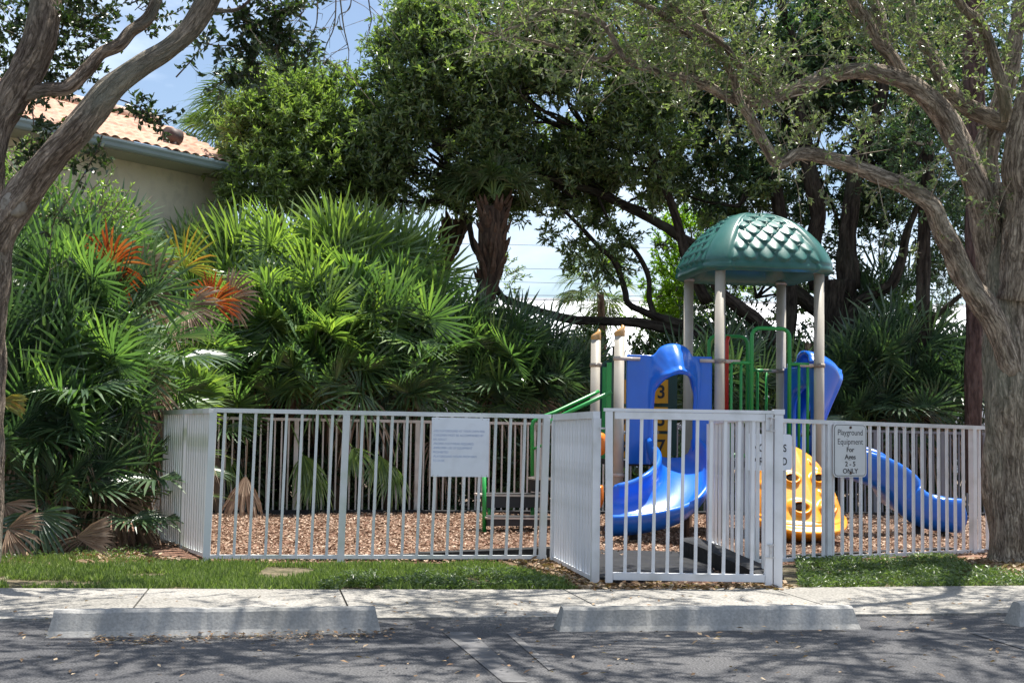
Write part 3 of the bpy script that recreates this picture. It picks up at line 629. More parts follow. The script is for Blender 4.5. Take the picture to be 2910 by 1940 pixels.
# arch panels
def arch_panel(A, B, z0, z1, mat, hood=.28, ow=.26, oh=.98, bumpz=.17, name='arch_panel', splay=0.0, ctr=.5, funnel=False):
    d = (B-A).normalized(); n = d.cross(Z); L = (B-A).length; o = A.lerp(B, ctr); nrr, ns = 26, 150; V = []; L1, L0 = (1-ctr)*L, ctr*L
    def oc(s):        # opening outline, s 0..1
        h = oh-ow; tot = 2*h+math.pi*ow; q = s*tot
        if q < h: return (-ow, q)
        if q > tot-h: return (ow, tot-q)
        a = math.pi-(q-h)/ow; return (ow*math.cos(a), h+ow*math.sin(a)*1.0)
    H = z1-z0
    def oo(s):        # outer outline
        h = oh-ow; tot = 2*h+math.pi*ow; s1 = h/tot; wl, wr = -L0+.085, L1-.085
        if s < s1: return (wl, H*s/s1*.62)
        if s > 1-s1: return (wr, H*(1-s)/s1*.62)
        q = (s-s1)/(1-2*s1)
        # up the side, across the top with a bump in the middle
        if q < .18: return (wl, H*(.62+.38*q/.18))
        if q > .82: return (wr, H*(.62+.38*(1-q)/.18))
        x = wl+(wr-wl)*(q-.18)/.64; b_ = max(0, 1-((x)/.20)**2); return (x, H+bumpz*math.sqrt(b_))
    for i in range(nrr+1):
        r = i/nrr
        for j in range(ns+1):
            s_ = j/ns; (x0, h0), (x1, h1) = oc(s_), oo(s_)
            x = x0+(x1-x0)*r; z = h0+(h1-h0)*r
            up = max(0, min(1, (z-H*.42)/(H*.45))); up = up*up*(3-2*up)
            side = math.exp(-((x)/(ow*.98))**4)
            y = hood*(up if not funnel else (z/H)**1.6)*(side if not funnel else 1)*(1-r)**(.6 if funnel else .8)
            leafc = max(0, 1-((x)/.07)**2-((z-(H-.02))/.16)**2); y += .03*math.sqrt(leafc)
            y += .035*math.exp(-((r-.12)/.08)**2)+splay*up
            p = o+d*x+n*y+Z*(z0+z); V.append(tuple(p))
    Fs = [(i*(ns+1)+j, i*(ns+1)+j+1, (i+1)*(ns+1)+j+1, (i+1)*(ns+1)+j) for i in range(nrr) for j in range(ns)]
    mb = MB(); mb.add(V, Fs); ob = build(name, mb, mat, ps, True)
    m = ob.modifiers.new('thick', 'SOLIDIFY'); m.thickness = .035; m.offset = -1; return ob
arch_panel(P1, FL, DECK-.04, CZ+.045, M['blue'], ctr=.535, ow=.215, oh=.95, bumpz=.13)
# side hood on the right of the tower
hd = arch_panel(FR+U*.04, BR+U*.04, DECK-.05, CZ+.06, M['blue'], hood=.50, ow=.27, oh=1.06, bumpz=.12, name='slide_hood', funnel=True)
hd2 = arch_panel(FR+U*.04, BR+U*.04, DECK-.04, CZ-.0, M['blue'], hood=.05, ow=.25, oh=.86, bumpz=.0, name='arch_panel')
# slides
def chute(path, mat, w_=.23, hgt=.20, wall=.05, name='slide', bank=None, low=.06):
    half = [(0, 0), (w_*.55, .008), (w_*.85, .05), (w_*.98, hgt*.6), (w_, hgt*.95), (w_+.025, hgt+.02), (w_+.06, hgt+.005), (w_+.065, hgt*.8), (w_+.055, hgt*.35), (w_+.02, -.02), (w_*.7, -low), (0, -low)]
    sec = half+[(-x, y) for x, y in half[-2:0:-1]]
    sp_ = spline(path, 9); T = np.gradient(sp_, axis=0); V = []; m = len(sec); n = len(sp_)
    for i in range(n):
        t = Vector(T[i]).normalized(); side = t.cross(Z).normalized(); up = side.cross(t).normalized()
        e = i/(n-1); k = 1
        for x, y in sec:
            if bank: b_ = R(bank)*min(1, max(0, (e-.25)/.35)); sd_ = side*math.cos(b_)+up*math.sin(b_); up_ = up*math.cos(b_)-side*math.sin(b_)
            else: sd_, up_ = side, up
            yy = y*(1 if e < .93 or y < .02 else max(.35, 1-(e-.93)/.07*.6))
            V.append(tuple(Vector(sp_[i])+sd_*x+up_*yy))
    Fs = [(i*m+j, (i+1)*m+j, (i+1)*m+(j+1) % m, i*m+(j+1) % m) for i in range(n-1) for j in range(m)]
    # close the ends between floor and underside
    h_ = len(half)
    for b0, flip in ((0, False), ((n-1)*m, True)):
        for j in range(h_-2):
            a_, b_, c_, d_ = j, j+1, (h_-1)-(j+1), (h_-1)-j
            if b_ < c_:
                f_ = (b0+a_, b0+b_, b0+c_, b0+d_); Fs.append(f_)
                mm = lambda q: (m-q) % m
                Fs.append(tuple(b0+mm(q) for q in (a_, b_, c_, d_)))
    mb = MB(); mb.add(V, Fs); o = build(name, mb, mat, ps, True); return o
mid = P1.lerp(FL, .535)
path1 = [mid+Vv*.12+Z*(DECK+.03), mid-Vv*.06+Z*(DECK+.02), P(1938, 1345, 14.1), P(1925, 1398, 13.72), P(1868, 1446, 13.42), P(1785, 1470, 13.30), P(1722, 1476, 13.32)]
s1 = chute(path1, M['blue'], .24, .20, bank=30)
for px_, py_ in ((1800, 1490),): q = P(px_, py_, 13.35); tube_part('slide_leg', [q+Z*.0, Vector((q.x, q.y, -.03))], .045, M['deck'], s1, 12)
q = P(1950, 1450, 14.1); tube_part('slide_leg', [q, Vector((q.x, q.y, -.03))], .035, M['palmbark'], s1, 12)
mr = FR.lerp(BR, .42)
path2 = [mr-U*.08+Z*(DECK+.02), mr+U*.12+Z*(DECK-.01), P(2475, 1355, 15.1), P(2555, 1430, 15.1), P(2620, 1472, 15.05), P(2680, 1484, 15.0), P(2722, 1488, 15.0)]
s2 = chute(path2, M['blue'], .22, .26, low=.09)
for px_ in (2610, 2680): q = P(px_, 1490, 15.05); tube_part('slide_leg', [q, Vector((q.x, q.y, -.03))], .06, M['deck'], s2, 10)
# number panel between the back posts of the left deck
nd = (BL-P2).normalized(); nn = nd.cross(Z)
npan = bx('number_panel', P2+nd*.1+Z*(CZ+.0), BL-nd*.1+Z*(CZ+.0), .05, .07, M['dkgreen'], ps)
bx('panel_frame', P2+nd*.12+Z*(CZ-.56), BL-nd*.1+Z*(CZ-.56), .05, .05, M['dkgreen'], npan)
bx('panel_frame', P2+nd*.12+Z*.86+Z*-.02, P2+nd*.12+Z*CZ, .16, .05, M['dkgreen'], npan, nn)
bx('panel_frame', BL-nd*.24+Z*(.84), BL-nd*.24+Z*(CZ-.03), .2, .045, M['dkgreen'], npan, nn)
def t_at(px, A, d):   # distance along line A+d*t where it crosses photo column px
    v = ray(px, 1150); # solve (A+d t).x/(A+d t).y = v.x/v.y
    k = v.x/v.y; return (k*A.y-A.x)/(d.x-k*d.y)
for cx, col in ((1763, '158'), (1820, '246'), (1875, '357')):
    t0 = t_at(cx, P2, nd)
    for ry, ch in zip((1112, 1190, 1266), col):
        z = z_at(P2+nd*t0, ry, cx); q = P2+nd*t0+Z*z
        mb = MB(); h_ = .135; wv = .092; n = 16; V = []
        for sx in (-1, 1):
            for k in range(n):      # rounded block
                a = 2*math.pi*(k+.5)/n; cx_, cy_ = math.cos(a), math.sin(a); e = .35
                x = math.copysign(abs(cx_)**e, cx_)*wv; y = math.copysign(abs(cy_)**e, cy_)*.045
                V.append(tuple(q+nd*x+nn*y+Z*(h_*sx)))
        Fs = [tuple(range(n))[::-1], tuple(range(n, 2*n))]+[(k, (k+1) % n, n+(k+1) % n, n+k) for k in range(n)]
        mb.add(V, Fs); b = build('number_block', mb, M['block'], npan)
        text(ch, .21, q+nn*.0475+Z*(-.075), nd, M['ink'], b, 'number', bold=.004)
# entry arch rails next to steps
for A, off in ((P1, -.03), (P2, -.02)):
    q = A+U*.10 if A is P1 else A+U*.09
bx('entry_rail', P2+U*.105+Vv*-.02+Z*(CZ-.04), P2+U*.105-Vv*.02+Z*.75, .06, .04, M['rail'], ps)
bx('entry_rail', P1-U*.085+Vv*.1+Z*(CZ-.04), P1-U*.085+Vv*.1+Z*.75, .05, .035, M['rail'], ps)
bx('entry_panel', P1+Vv*.28+U*.0+Z*(CZ+.03), P1+Vv*.28+Z*.5, .12, .05, M['dkgreen'], ps, U)
# steps
st = thing('dummy', '', '', (0, 0, 0)); bpy.data.objects.remove(st)
sroot = bx('step', P(1378, 1478, 14.55), P(1560, 1478, 14.7), .30, .10, M['deck'], ps); ORG[sroot] = ORG[ps]
bx('tread', P(1374, 1469, 14.55), P(1560, 1471, 14.7), .33, .018, M['clamp'], sroot)
s_b = bx('step', P(1372, 1420, 14.95), P(1528, 1420, 15.05), .30, .15, M['deck'], ps); bx('tread', P(1352, 1404, 14.95), P(1530, 1407, 15.05), .33, .02, M['clamp'], s_b)
s_c = bx('step', P(1512, 1376, 15.1), P(1640, 1376, 15.2), .30, .15, M['deck'], ps); bx('tread', P(1508, 1359, 15.1), P(1640, 1361, 15.2), .33, .02, M['clamp'], s_c)
s_d = bx('step', P(1590, 1330, 15.3), P(1690, 1330, 15.3), .30, .15, M['deck'], ps); bx('tread', P(1588, 1312, 15.3), P(1690, 1314, 15.3), .33, .02, M['clamp'], s_d)
for px_, y0, y1, D_ in ((1376, 1345, 1512, 14.5), (1391, 1430, 1480, 14.9), (1513, 1430, 1480, 15.0), (1548, 1300, 1500, 14.7)):
    tube_part('stringer', [P(px_, y0, D_), P(px_, y1, D_)], .022, M['rail'])
tube_part('handrail', [P(1513, 1352, 14.9), P(1512, 1210, 14.9), P(1516, 1197, 14.9), P(1532, 1187, 14.9), P(1575, 1172, 14.95), P(1690, 1118, 15.3), P(1700, 1112, 15.35)], .022, M['rail'])
tube_part('handrail', [P(1548, 1440, 14.6), P(1547, 1225, 14.6), P(1551, 1208, 14.6), P(1566, 1196, 14.6), P(1600, 1178, 14.6), P(1738, 1113, 14.5)], .022, M['rail'])
tube_part('handrail', [P(1515, 1276, 14.9), P(1548, 1262, 14.6)], .014, M['rail'])
# orange side panels by the steps
def blob(name, pts, D, th, mat, par=ps):
    n = len(pts); q = [P(x, y, D) for x, y in pts]; c_ = sum(q, Vector())/n; V = []
    for dz, sc_ in ((0, 1), (th*.3, 1.0), (th, .82), (th, 0)):
        for p in q: r_ = c_+(p-c_)*sc_; V.append((r_.x, r_.y-dz, r_.z))
    Fs = [tuple(range(n))]+[(i*n+k, i*n+(k+1) % n, (i+1)*n+(k+1) % n, (i+1)*n+k) for i in range(3) for k in range(n)]
    mb = MB(); mb.add(V, Fs); return build(name, mb, mat, par, True)
def smoothloop(pts, k=5):
    e = [np.array(p, float) for p in pts]; n = len(e); out = []
    for i in range(n):
        a, b, c_, d_ = e[i-1], e[i], e[(i+1) % n], e[(i+2) % n]
        for t in np.linspace(0, 1, k, endpoint=False): out.append(.5*((2*b)+(-a+c_)*t+(2*a-5*b+4*c_-d_)*t*t+(-a+3*b-3*c_+d_)*t**3))
    return [(p[0], p[1]) for p in out]
blob('climber_panel', smoothloop([(1580, 1268), (1612, 1254), (1650, 1228), (1668, 1222), (1722, 1236), (1716, 1290), (1660, 1292), (1610, 1288)]), 14.2, .10, M['orange'])
blob('climber_panel', smoothloop([(1596, 1420), (1625, 1385), (1650, 1366), (1690, 1372), (1708, 1378), (1714, 1384), (1713, 1430), (1690, 1452), (1640, 1456), (1605, 1445)]), 14.25, .12, M['orange'])
# yellow climber
def climber():
    nu, nv = 110, 130; V = []; ax = U; ctr = P(2262, 1548, 14.0); ctr.z = 0; Hh = .97
    holes = [(-.07, .37, .075, .045), (.25, .37, .075, .045), (-.07, .66, .06, .035), (.24, .66, .06, .035)]
    idx = {}
    for j in range(nv+1):
        v = j/nv
        for i in range(nu+1):
            u = -1+2*i/nu
            half = .49*math.sqrt(max(0.0, 1-max(0, (v-.15)/.85)**2.7))*(1 if v > .14 else .62+.38*math.sqrt(v/.14))
            half = max(half, .02)
            x = half*math.sin(u*math.pi/2); z = Hh*v+.02
            y = -(.50*(1-v*.75))*math.cos(u*math.pi/2)**.8*(math.sqrt(max(0, v*9)) if v < .11 else 1)-.08
            # muzzle lip, brow bumps, scales
            vl = .13+.10*u*u; lip = .06*math.exp(-((v-vl)/.05)**2)*(1-.25*math.cos(u*9))+.02*math.exp(-((v-vl-.07)/.012)**2)
            y -= lip; x *= 1+lip*.35
            for hx, hv, ra, rb in holes:
                q = ((x-hx)/ra)**2+((v-hv)/rb)**2
                y -= .05*math.exp(-((math.sqrt(q)-1.25)/.35)**2)
                if q < 1.0: y += .11*(1-q)**.5
            if v > .45 and abs(x) > .2: y -= .022*max(0, math.sin(x*38)*math.sin(v*40))
            y -= .015*math.exp(-((x-.09)/.05)**2)*(v > .22)
            p = ctr+ax*x*.97+Vv*(y+.45*v)+Z*(z+.16*abs(u)**3*(1-v)**5); V.append(tuple(p))
    Fs = [(j*(nu+1)+i, j*(nu+1)+i+1, (j+1)*(nu+1)+i+1, (j+1)*(nu+1)+i) for j in range(nv) for i in range(nu)]
    mb = MB(); mb.add(V, Fs); o = build('animal_climber', mb, M['yellow'], ps, True, 'bright yellow animal head climber with eye and nostril hollows')
    for hx, hv, ra, rb in holes:  # dark plugs stand in for the shade inside the eye and nostril holes
        hh = MB(); z = Hh*hv+.02; half = .49*math.sqrt(max(0, 1-max(0, (hv-.15)/.85)**2.7)); uu = math.asin(hx/half)
        y = -(.50*(1-hv*.75))*math.cos(uu)**.8-.08+.45*hv; n = 20; c_ = ctr+ax*hx+Z*z+Vv*(y-.012)
        V2 = [tuple(c_+ax*(ra*.62*math.cos(2*math.pi*k/n))+Z*(rb*Hh*.62*math.sin(2*math.pi*k/n))) for k in range(n)]+[tuple(c_+ax*(ra*.62*math.cos(2*math.pi*k/n))+Z*(rb*Hh*.62*math.sin(2*math.pi*k/n))+Vv*.09) for k in range(n)]
        hh.add(V2, [tuple(range(n))]+[(k, (k+1) % n, n+(k+1) % n, n+k) for k in range(n)]); build('hole_shade_plug', hh, M['deck'], o)
climber()

# ------------------------------------------------------------------ house
E0 = P(290, 392, 18.0); E1 = P(660, 475, 19.8); E1.z = E0.z; e = (E1-E0).normalized(); nh = Vector((-e.y, e.x, 0))
hs_ = thing('house', 'tan stucco house with clay tiled roof behind the left trees', 'house', Vector((E0.x, E0.y, 0)))
A = E0-e*4.5; B = E1+e*.5; ez = E0.z
mb = MB(); a0 = A+nh*.55; b0 = B+nh*.55
V = [(p.x, p.y, z) for z in (-.1, ez-.10) for p in (a0, b0, b0+nh*8, a0+nh*8)]
mb.add(V, [(0, 3, 2, 1), (4, 5, 6, 7), (0, 1, 5, 4), (1, 2, 6, 5), (2, 3, 7, 6), (3, 0, 4, 7)]); build('wall', mb, M['wall'], hs_)
mb = MB(); mb.box(A+nh*.28+Z*-.10, B+nh*.28+Z*-.10, .56, .02); build('soffit', mb, M['soffit'], hs_)
mb = MB(); mb.box(A+Z*-.07, B+Z*-.07, .03, .12); g1 = build('fascia', mb, M['soffit'], hs_)
sec = [(-.13, 0), (-.13, -.03), (-.11, -.06), (-.10, -.10), (-.08, -.12), (0, -.12), (0, 0)]; V = []
for q in (A-nh*.017, B-nh*.017):
    for x, z in sec: r_ = q+nh*x+Z*(z+.0); V.append(tuple(r_))
mb = MB(); mb.add(V, [(j, j+7, (j+1) % 7+7, (j+1) % 7) for j in range(6)]+[tuple(range(7)), tuple(range(7, 14))[::-1]]); build('gutter', mb, M['gutter'], hs_)
Lh = (B-A).length; nu, nv = int(Lh/.026), 60; SL = 2.35; sl = .42
uu, vv = np.meshgrid(np.linspace(0, Lh, nu), np.linspace(0, SL, nv))
fr = (vv/.29) % 1; hh = .038*np.abs(np.sin(np.pi*uu/.17))+.045*(1-fr)
Pn = np.array(A)[None, None]+uu[..., None]*np.array(e)+(vv-.06)[..., None]*np.array(nh); Pn[..., 2] = ez+vv*sl+hh-.02
i = np.arange(nv-1)[:, None]*nu+np.arange(nu-1)[None]; mb = MB(); mb.add(Pn.reshape(-1, 3), [np.stack([i, i+1, i+nu+1, i+nu], -1).reshape(-1, 4)])
rf = build('roof', mb, M['tile'], hs_)
mb = MB(); k = int(Lh/.42)
for j in range(k):
    q = A+e*(j*.42)+nh*(SL-.06)+Z*(SL*sl+.03); mb.tube([q, q+e*.43+Z*.02], [.12, .10], 10)
build('ridge_tiles', mb, M['ridge'], rf, True)
V = [tuple(A+nh*(SL-.05)+Z*(SL*sl-.03)), tuple(B+nh*(SL-.05)+Z*(SL*sl-.03)), tuple(B+nh*8.5-Z*.5), tuple(A+nh*8.5-Z*.5)]; mb = MB(); mb.add(V, [(0, 1, 2, 3)]); build('rear_roof', mb, M['tile'], hs_)
q = A.lerp(A, 0); vt = P(492, 395, 19.6)
vn = build('roof_vent', MB().tube([vt-Z*.25, vt+Z*.02], .075, 14), M['rust'], hs_, True)
build('vent_hood', MB().tube([vt-e*.12+Z*.04, vt+e*.10+Z*.04], .115, 18), M['rust'], vn, True)

# ------------------------------------------------------------------ far white building, wires
wb = thing('white_building', 'low building with white sloping roof far behind the palms', 'building', (0, 52, 0))
zt = P(1455, 851, 58).z; ze = P(1455, 1010, 50).z
for x0, x1 in ((-8, 26),):
    mb = MB(); V = [(x0, 50, ze), (x1, 50, ze), (x1, 58, zt), (x0, 58, zt), (x0, 66, ze), (x1, 66, ze)]
    mb.add(V, [(0, 1, 2, 3), (3, 2, 5, 4)]); rr = build('roof', mb, M['wroof'], wb)
    mb = MB(); V = [(x, y, z) for z in (-.2, ze-.02) for x, y in ((x0+.4, 50.6), (x1-.4, 50.6), (x1-.4, 65), (x0+.4, 65))]
    mb.add(V, [(0, 1, 5, 4), (1, 2, 6, 5), (2, 3, 7, 6), (3, 0, 4, 7)]); build('wall', mb, M['wroof'], wb)
mb = MB(); mb.tube([(x0, 58, zt+.03), (x1, 58, zt+.03)], .07, 6); build('ridge_cap', mb, M['steel'], rr)
q = P(1627, 962, 52); mb = MB(); mb.box(q-Vector((.22, 0, 0)), q+Vector((.22, 0, 0)), .5, .4); build('roof_vent', mb, M['steel'], wb)
for i, (y0, y1) in enumerate(((688, 705), (757, 770), (792, 812), (836, 842))):
    a = P(1100, y0, 70); b = P(1900, y1, 70); a2 = a-(b-a)*2; b2 = b+(b-a)*1.5; mb = MB(); mb.tube([a2, a, b, b2], .012+.004*(i == 3), 5)
    o = build('power_line', mb, M['wire']); prop(o, ['topmost thin power line crossing the sky between the palms', 'second power line down between the palms', 'third power line down between the palms', 'lowest power line just above the white roof'][i], 'power line', 'power lines behind the palms')

# ------------------------------------------------------------------ trees
def limb_pts(pp, D0, D1=None, ws=(60, 30), k=6):
    """pp: photo pixels along the limb; distance goes D0..D1; ws: pixel widths"""
    D1 = D0 if D1 is None else D1; n = len(pp); pts = []; rad = []
    for i, (x, y) in enumerate(pp):
        t = i/(n-1); D = D0+(D1-D0)*t; pts.append(P(x, y, D)); w_ = np.interp(t, np.linspace(0, 1, len(ws)), ws); rad.append(w_/2/F*D)
    sp_ = spline(pts, k); return sp_, np.interp(np.linspace(0, 1, len(sp_)), np.linspace(0, 1, n), rad)
def limb(tree, pp, D0, D1=None, ws=(60, 30), mat=None, name='limb', seed=0, n=14, wob=.22, k=6):
    if mat in (M['bark'], M['barkleft']): n = int(n*1.8); k = int(k*1.7); wob *= 1.35; ws = [w_*(.88 if mat == M['barkleft'] else .97) for w_ in ws]
    pts, rad = limb_pts(pp, D0, D1, ws, k); mb = MB(); mb.tube(pts, rad, n, wob, seed); return build(name, mb, mat, tree, True), pts, rad
class Crown:
    def __init__(s): s.lv = MB(); s.tw = MB()
def sprig(cr, c0, d, L, nleaf, lw, ll, twr=.004, twig=True):
    """leafy twigs, vectorised: c0 (n,3) starts, d (n,3) directions"""
    n = len(c0); d = unit(d); L = np.broadcast_to(L, n)
    bend = rng.normal(size=(n, 3))*.25; 
    t = rng.uniform(.15, 1, (n, nleaf)); pos = c0[:, None]+d[:, None]*(t*L[:, None])[..., None]+bend[:, None]*((t**2)*L[:, None])[..., None]
    ld = d[:, None]*.6+rng.normal(size=(n, nleaf, 3))*.75+np.array([0, 0, .1])
    leaves(cr.lv, pos.reshape(-1, 3), ld.reshape(-1, 3), ll*rng.uniform(.6, 1.25, n*nleaf), lw*rng.uniform(.7, 1.2, n*nleaf))
    if twig:
        k = n; p0 = c0; p1 = c0+d*(L*.5)[:, None]+bend*(L*.25)[:, None]; p2 = c0+d*L[:, None]+bend*L[:, None]
        s_ = unit(np.cross(d, np.array([.3, 1, .2]))); u_ = np.cross(d, s_); V = []
        for p, r_ in ((p0, twr), (p1, twr*.75), (p2, twr*.4)):
            for a in (0, 2.09, 4.19): V.append(p+(s_*math.cos(a)+u_*math.sin(a))*r_)
        V = np.stack(V, 1).reshape(-1, 3); b = np.arange(k)[:, None]*9
        Q = [np.stack([b+r*3+j, b+r*3+(j+1) % 3, b+r*3+3+(j+1) % 3, b+r*3+3+j], -1).reshape(-1, 4) for r in (0, 1) for j in range(3)]
        cr.tw.add(V, Q)
def clumps(ell, thr=-.05, ns=1.1, seed=0, shell=.45):
    """points spread in pixel-defined ellipsoids: (px,py,rx,ry,D,dr,n)"""
    out = []
    for px, py, rx, ry, D, dr, n in ell:
        c0 = P(px, py, D); a, b = rx/F*D, ry/F*D; v = unit(rng.normal(size=(int(n*1.9), 3))); r = rng.uniform(shell**3, 1, len(v))**(1/3)
        q = v*r[:, None]*np.array([a, dr, b])+np.array(c0)
        k = np.array([noise.noise(Vector(p)*ns+Vector((seed, 0, 0)))+.4*noise.noise(Vector(p)*ns*2.7) for p in q]) > thr
        q = q[k][:n]; out.append((q, unit(v[k][:n]*np.array([1, 1, .8])+np.array([0, 0, .35]))))
    return np.concatenate([o[0] for o in out]), np.concatenate([o[1] for o in out])
def wclumps(ell, thr, ns, seed, shell):
    out = []
    for x, y, z, a, b, c_, n in ell:
        v = unit(rng.normal(size=(int(n*2.2), 3))); q = v*rng.uniform(shell, 1, len(v))[:, None]*np.array([a, b, c_])+np.array([x, y, z])
        k = np.array([noise.noise(Vector(p)*ns+Vector((seed, 0, 0)))+.4*noise.noise(Vector(p)*ns*2.7) for p in q]) > thr+.07
        out.append((q[k][:int(n*.85)], unit(v[k][:int(n*.85)]*np.array([1, 1, .4]))))
    return np.concatenate([o[0] for o in out]), np.concatenate([o[1] for o in out])
def crown(tree, cr, leafm, twigm, name='crown'):
    o = build(name, cr.lv, leafm, tree)
    if cr.tw.V: build('twigs', cr.tw, twigm, o)
    return o
def inner_limbs(mb, root, targets, r0=.05, seed=0):
    for i, t in enumerate(targets):
        a = np.array(root); b = np.array(t); m = (a+b)/2+rng.normal(size=3)*.25*np.linalg.norm(b-a)*.5+np.array([0, 0, .1])
        pts = spline([a, m, b], 5); mb.tube(pts, np.linspace(r0, r0*.2, len(pts)), 6, .2, seed+i)

# --- right foreground oak
D = 12.25
ok = thing('oak_tree', 'large oak with rough grey trunk at the right edge, sparse leaves', 'tree', Vector((P(2890, 1590, D).x, D, 0)))
tp = [(2900, 1606), (2893, 1560), (2888, 1480), (2882, 1300), (2878, 1100), (2872, 950), (2866, 820), (2862, 700), (2856, 600), (2852, 520)]
pts, rad = limb_pts(tp, D, D, (190, 160, 158, 164, 166, 170, 172, 165, 110, 40), 6)
rad[:5] *= np.array([1.35, 1.25, 1.12, 1.06, 1.02]); mb = MB(); mb.tube(pts, rad, 40, .22, 1)
build('trunk', mb, M['bark'], ok, True)
LB_ = M['bark']; L = []
L.append(limb(ok, [(2875, 1060), (2838, 945), (2797, 868), (2745, 790), (2709, 712), (2669, 640), (2642, 580), (2571, 531), (2490, 496), (2401, 464), (2312, 440), (2258, 440), (2214, 464), (2178, 415), (2142, 348), (2106, 290), (2080, 214), (2039, 138), (2013, 67), (1980, -40), (1950, -200)], D-.2, D-1.6, (60, 72, 60, 54, 48, 42, 36, 34, 28, 24, 18, 10), LB_, seed=2))
L.append(limb(ok, [(2830, 800), (2800, 640), (2785, 560), (2758, 480), (2709, 379), (2669, 312), (2602, 250), (2535, 219), (2446, 201), (2365, 210), (2303, 237), (2222, 265), (2170, 286), (2111, 286), (2060, 272), (2013, 245), (1955, 221), (1900, 214), (1850, 197), (1793, 179), (1757, 143), (1712, 170), (1637, 152), (1525, 118), (1413, 96), (1346, 94)], D, D-2.2, (100, 84, 70, 58, 50, 44, 36, 30, 24, 20, 16, 10, 5), LB_, seed=3, n=16))
L.append(limb(ok, [(2590, 245), (2557, 200), (2522, 147), (2490, 112), (2459, 54), (2423, 0), (2380, -120), (2300, -320)], D-.4, D-.8, (52, 46, 38, 34, 26, 16), LB_, seed=4))
L.append(limb(ok, [(2516, 150), (2504, 90), (2500, 45), (2488, -20), (2500, -200), (2550, -420)], D-.5, D-.1, (34, 36, 30, 20), LB_, seed=5))
L.append(limb(ok, [(2910, 430), (2880, 360), (2821, 339), (2749, 304), (2696, 254), (2664, 192), (2633, 134), (2598, 80), (2584, 0), (2570, -130), (2520, -350)], D, D+.5, (70, 56, 50, 44, 40, 36, 28, 16), LB_, seed=6))
L.append(limb(ok, [(2855, 820), (2815, 640), (2798, 500), (2800, 420), (2830, 340), (2870, 200), (2900, 0), (2920, -200)], D+.15, D+.4, (110, 84, 76, 66, 56, 40, 30), LB_, seed=7))
L.append(limb(ok, [(2880, 850), (2900, 700), (2905, 560), (2892, 470), (2920, 330), (2960, 150), (3000, -50), (3050, -350)], D-.15, D-.8, (130, 110, 96, 80, 60, 40), LB_, seed=8))
L.append(limb(ok, [(2860, 340), (2852, 280), (2821, 160), (2785, 67), (2736, 22), (2690, -60), (2600, -260)], D-.1, D-.9, (38, 34, 28, 26, 14), LB_, seed=9))
L.append(limb(ok, [(2200, 266), (2151, 223), (2098, 183), (2050, 120), (1960, 60), (1850, -40)], D-1.2, D-1.9, (24, 20, 16, 10), LB_, seed=10))
L.append(limb(ok, [(1770, 165), (1700, 60), (1560, 30), (1480, 70), (1390, 100)], D-1.9, D-2.4, (16, 14, 9, 5), LB_, seed=11, wob=.3))
L.append(limb(ok, [(2030, 130), (1960, 100), (1880, 40), (1800, 0), (1700, -60)], D-1.5, D-2.0, (20, 18, 12), LB_, seed=12))
L.append(limb(ok, [(2700, -150), (2400, -420), (2000, -560), (1600, -620)], D-.5, D-3, (30, 22, 14), LB_, seed=13))
L.append(limb(ok, [(2950, 100), (3000, -300), (2700, -700), (2300, -900)], D-1, D-3.5, (50, 36, 18), LB_, seed=14))
cr = Crown()
for j, (o_, pts, rad) in enumerate(L):
    if j in (5, 6): cnt = 16
    elif j == 0: cnt = 48
    elif j == 1: cnt = 80
    else: cnt = 38
    m = len(pts); t0 = {0: .3, 1: .32}.get(j, .15); idx = rng.integers(int(m*t0), m, cnt)
    c0 = pts[idx]+rng.normal(size=(cnt, 3))*.05; d = rng.normal(size=(cnt, 3))*np.array([1, .8, .9])+np.array([0, 0, .5])
    Ls = rng.uniform(.15, .75, cnt); sprig(cr, c0, d, Ls, 15, .026, .056, .005)
    end = c0+unit(d)*Ls[:, None]*.8; k = rng.integers(0, cnt, cnt*2)
    sprig(cr, end[k], d[k]+rng.normal(size=(cnt*2, 3))*.8, rng.uniform(.12, .35, cnt*2), 10, .026, .054, .003)
# canopy above the picture that shades the ground in front
q, dd = clumps([(2050, 110, 330, 150, 11.0, .8, 45), (2650, 160, 300, 190, 12.3, .8, 60), (1650, 60, 300, 90, 10.4, .7, 45)], .02, 1.6, 5, .1)
sprig(cr, q, dd, rng.uniform(.15, .45, len(q)), 16, .022, .047, .004)
q, dd = wclumps([(3.6, 8.9, 6.0, 2.6, 2.3, 1.1, 600), (1.2, 8.2, 5.6, 2.0, 2.0, .9, 430), (5.6, 10.4, 6.2, 1.6, 1.8, .9, 130)], .03, 1.3, 2, .1)
sprig(cr, q, dd, rng.uniform(.3, .8, len(q)), 34, .03, .06, .006)
crown(ok, cr, M['leafsparse'], M['bark'])

# --- left foreground oak
D = 10.1; BLm = M['barkleft']
lk = thing('oak_tree', 'oak leaning in from the left edge with thick bare brown limbs', 'tree', Vector((P(-80, 1600, D).x, D, 0)))
pts, rad = limb_pts([(-105, 1625), (-88, 1560), (-78, 1300), (-72, 1000), (-66, 800), (-55, 690)], D, D, (200, 172, 165, 168, 180), 6); mb = MB(); mb.tube(pts, rad, 30, .2, 21); build('trunk', mb, BLm, lk, True)
LL = []
LL.append(limb(lk, [(-55, 770), (-25, 700), (14, 628), (60, 562), (112, 491), (170, 425), (223, 366), (312, 259), (402, 186), (482, 132), (549, 72), (598, -5), (650, -120), (760, -320)], D, D-.5, (150, 128, 112, 104, 98, 88, 76, 66, 74, 70, 60), BLm, seed=22, n=22, k=8))
LL.append(limb(lk, [(-60, 760), (-50, 620), (-35, 480), (-10, 370), (30, 285), (76, 205), (112, 125), (124, 60), (130, 0), (138, -120), (170, -350)], D+.1, D+.2, (140, 128, 116, 112, 104, 100, 92, 90, 80), BLm, seed=23, n=22, k=8))
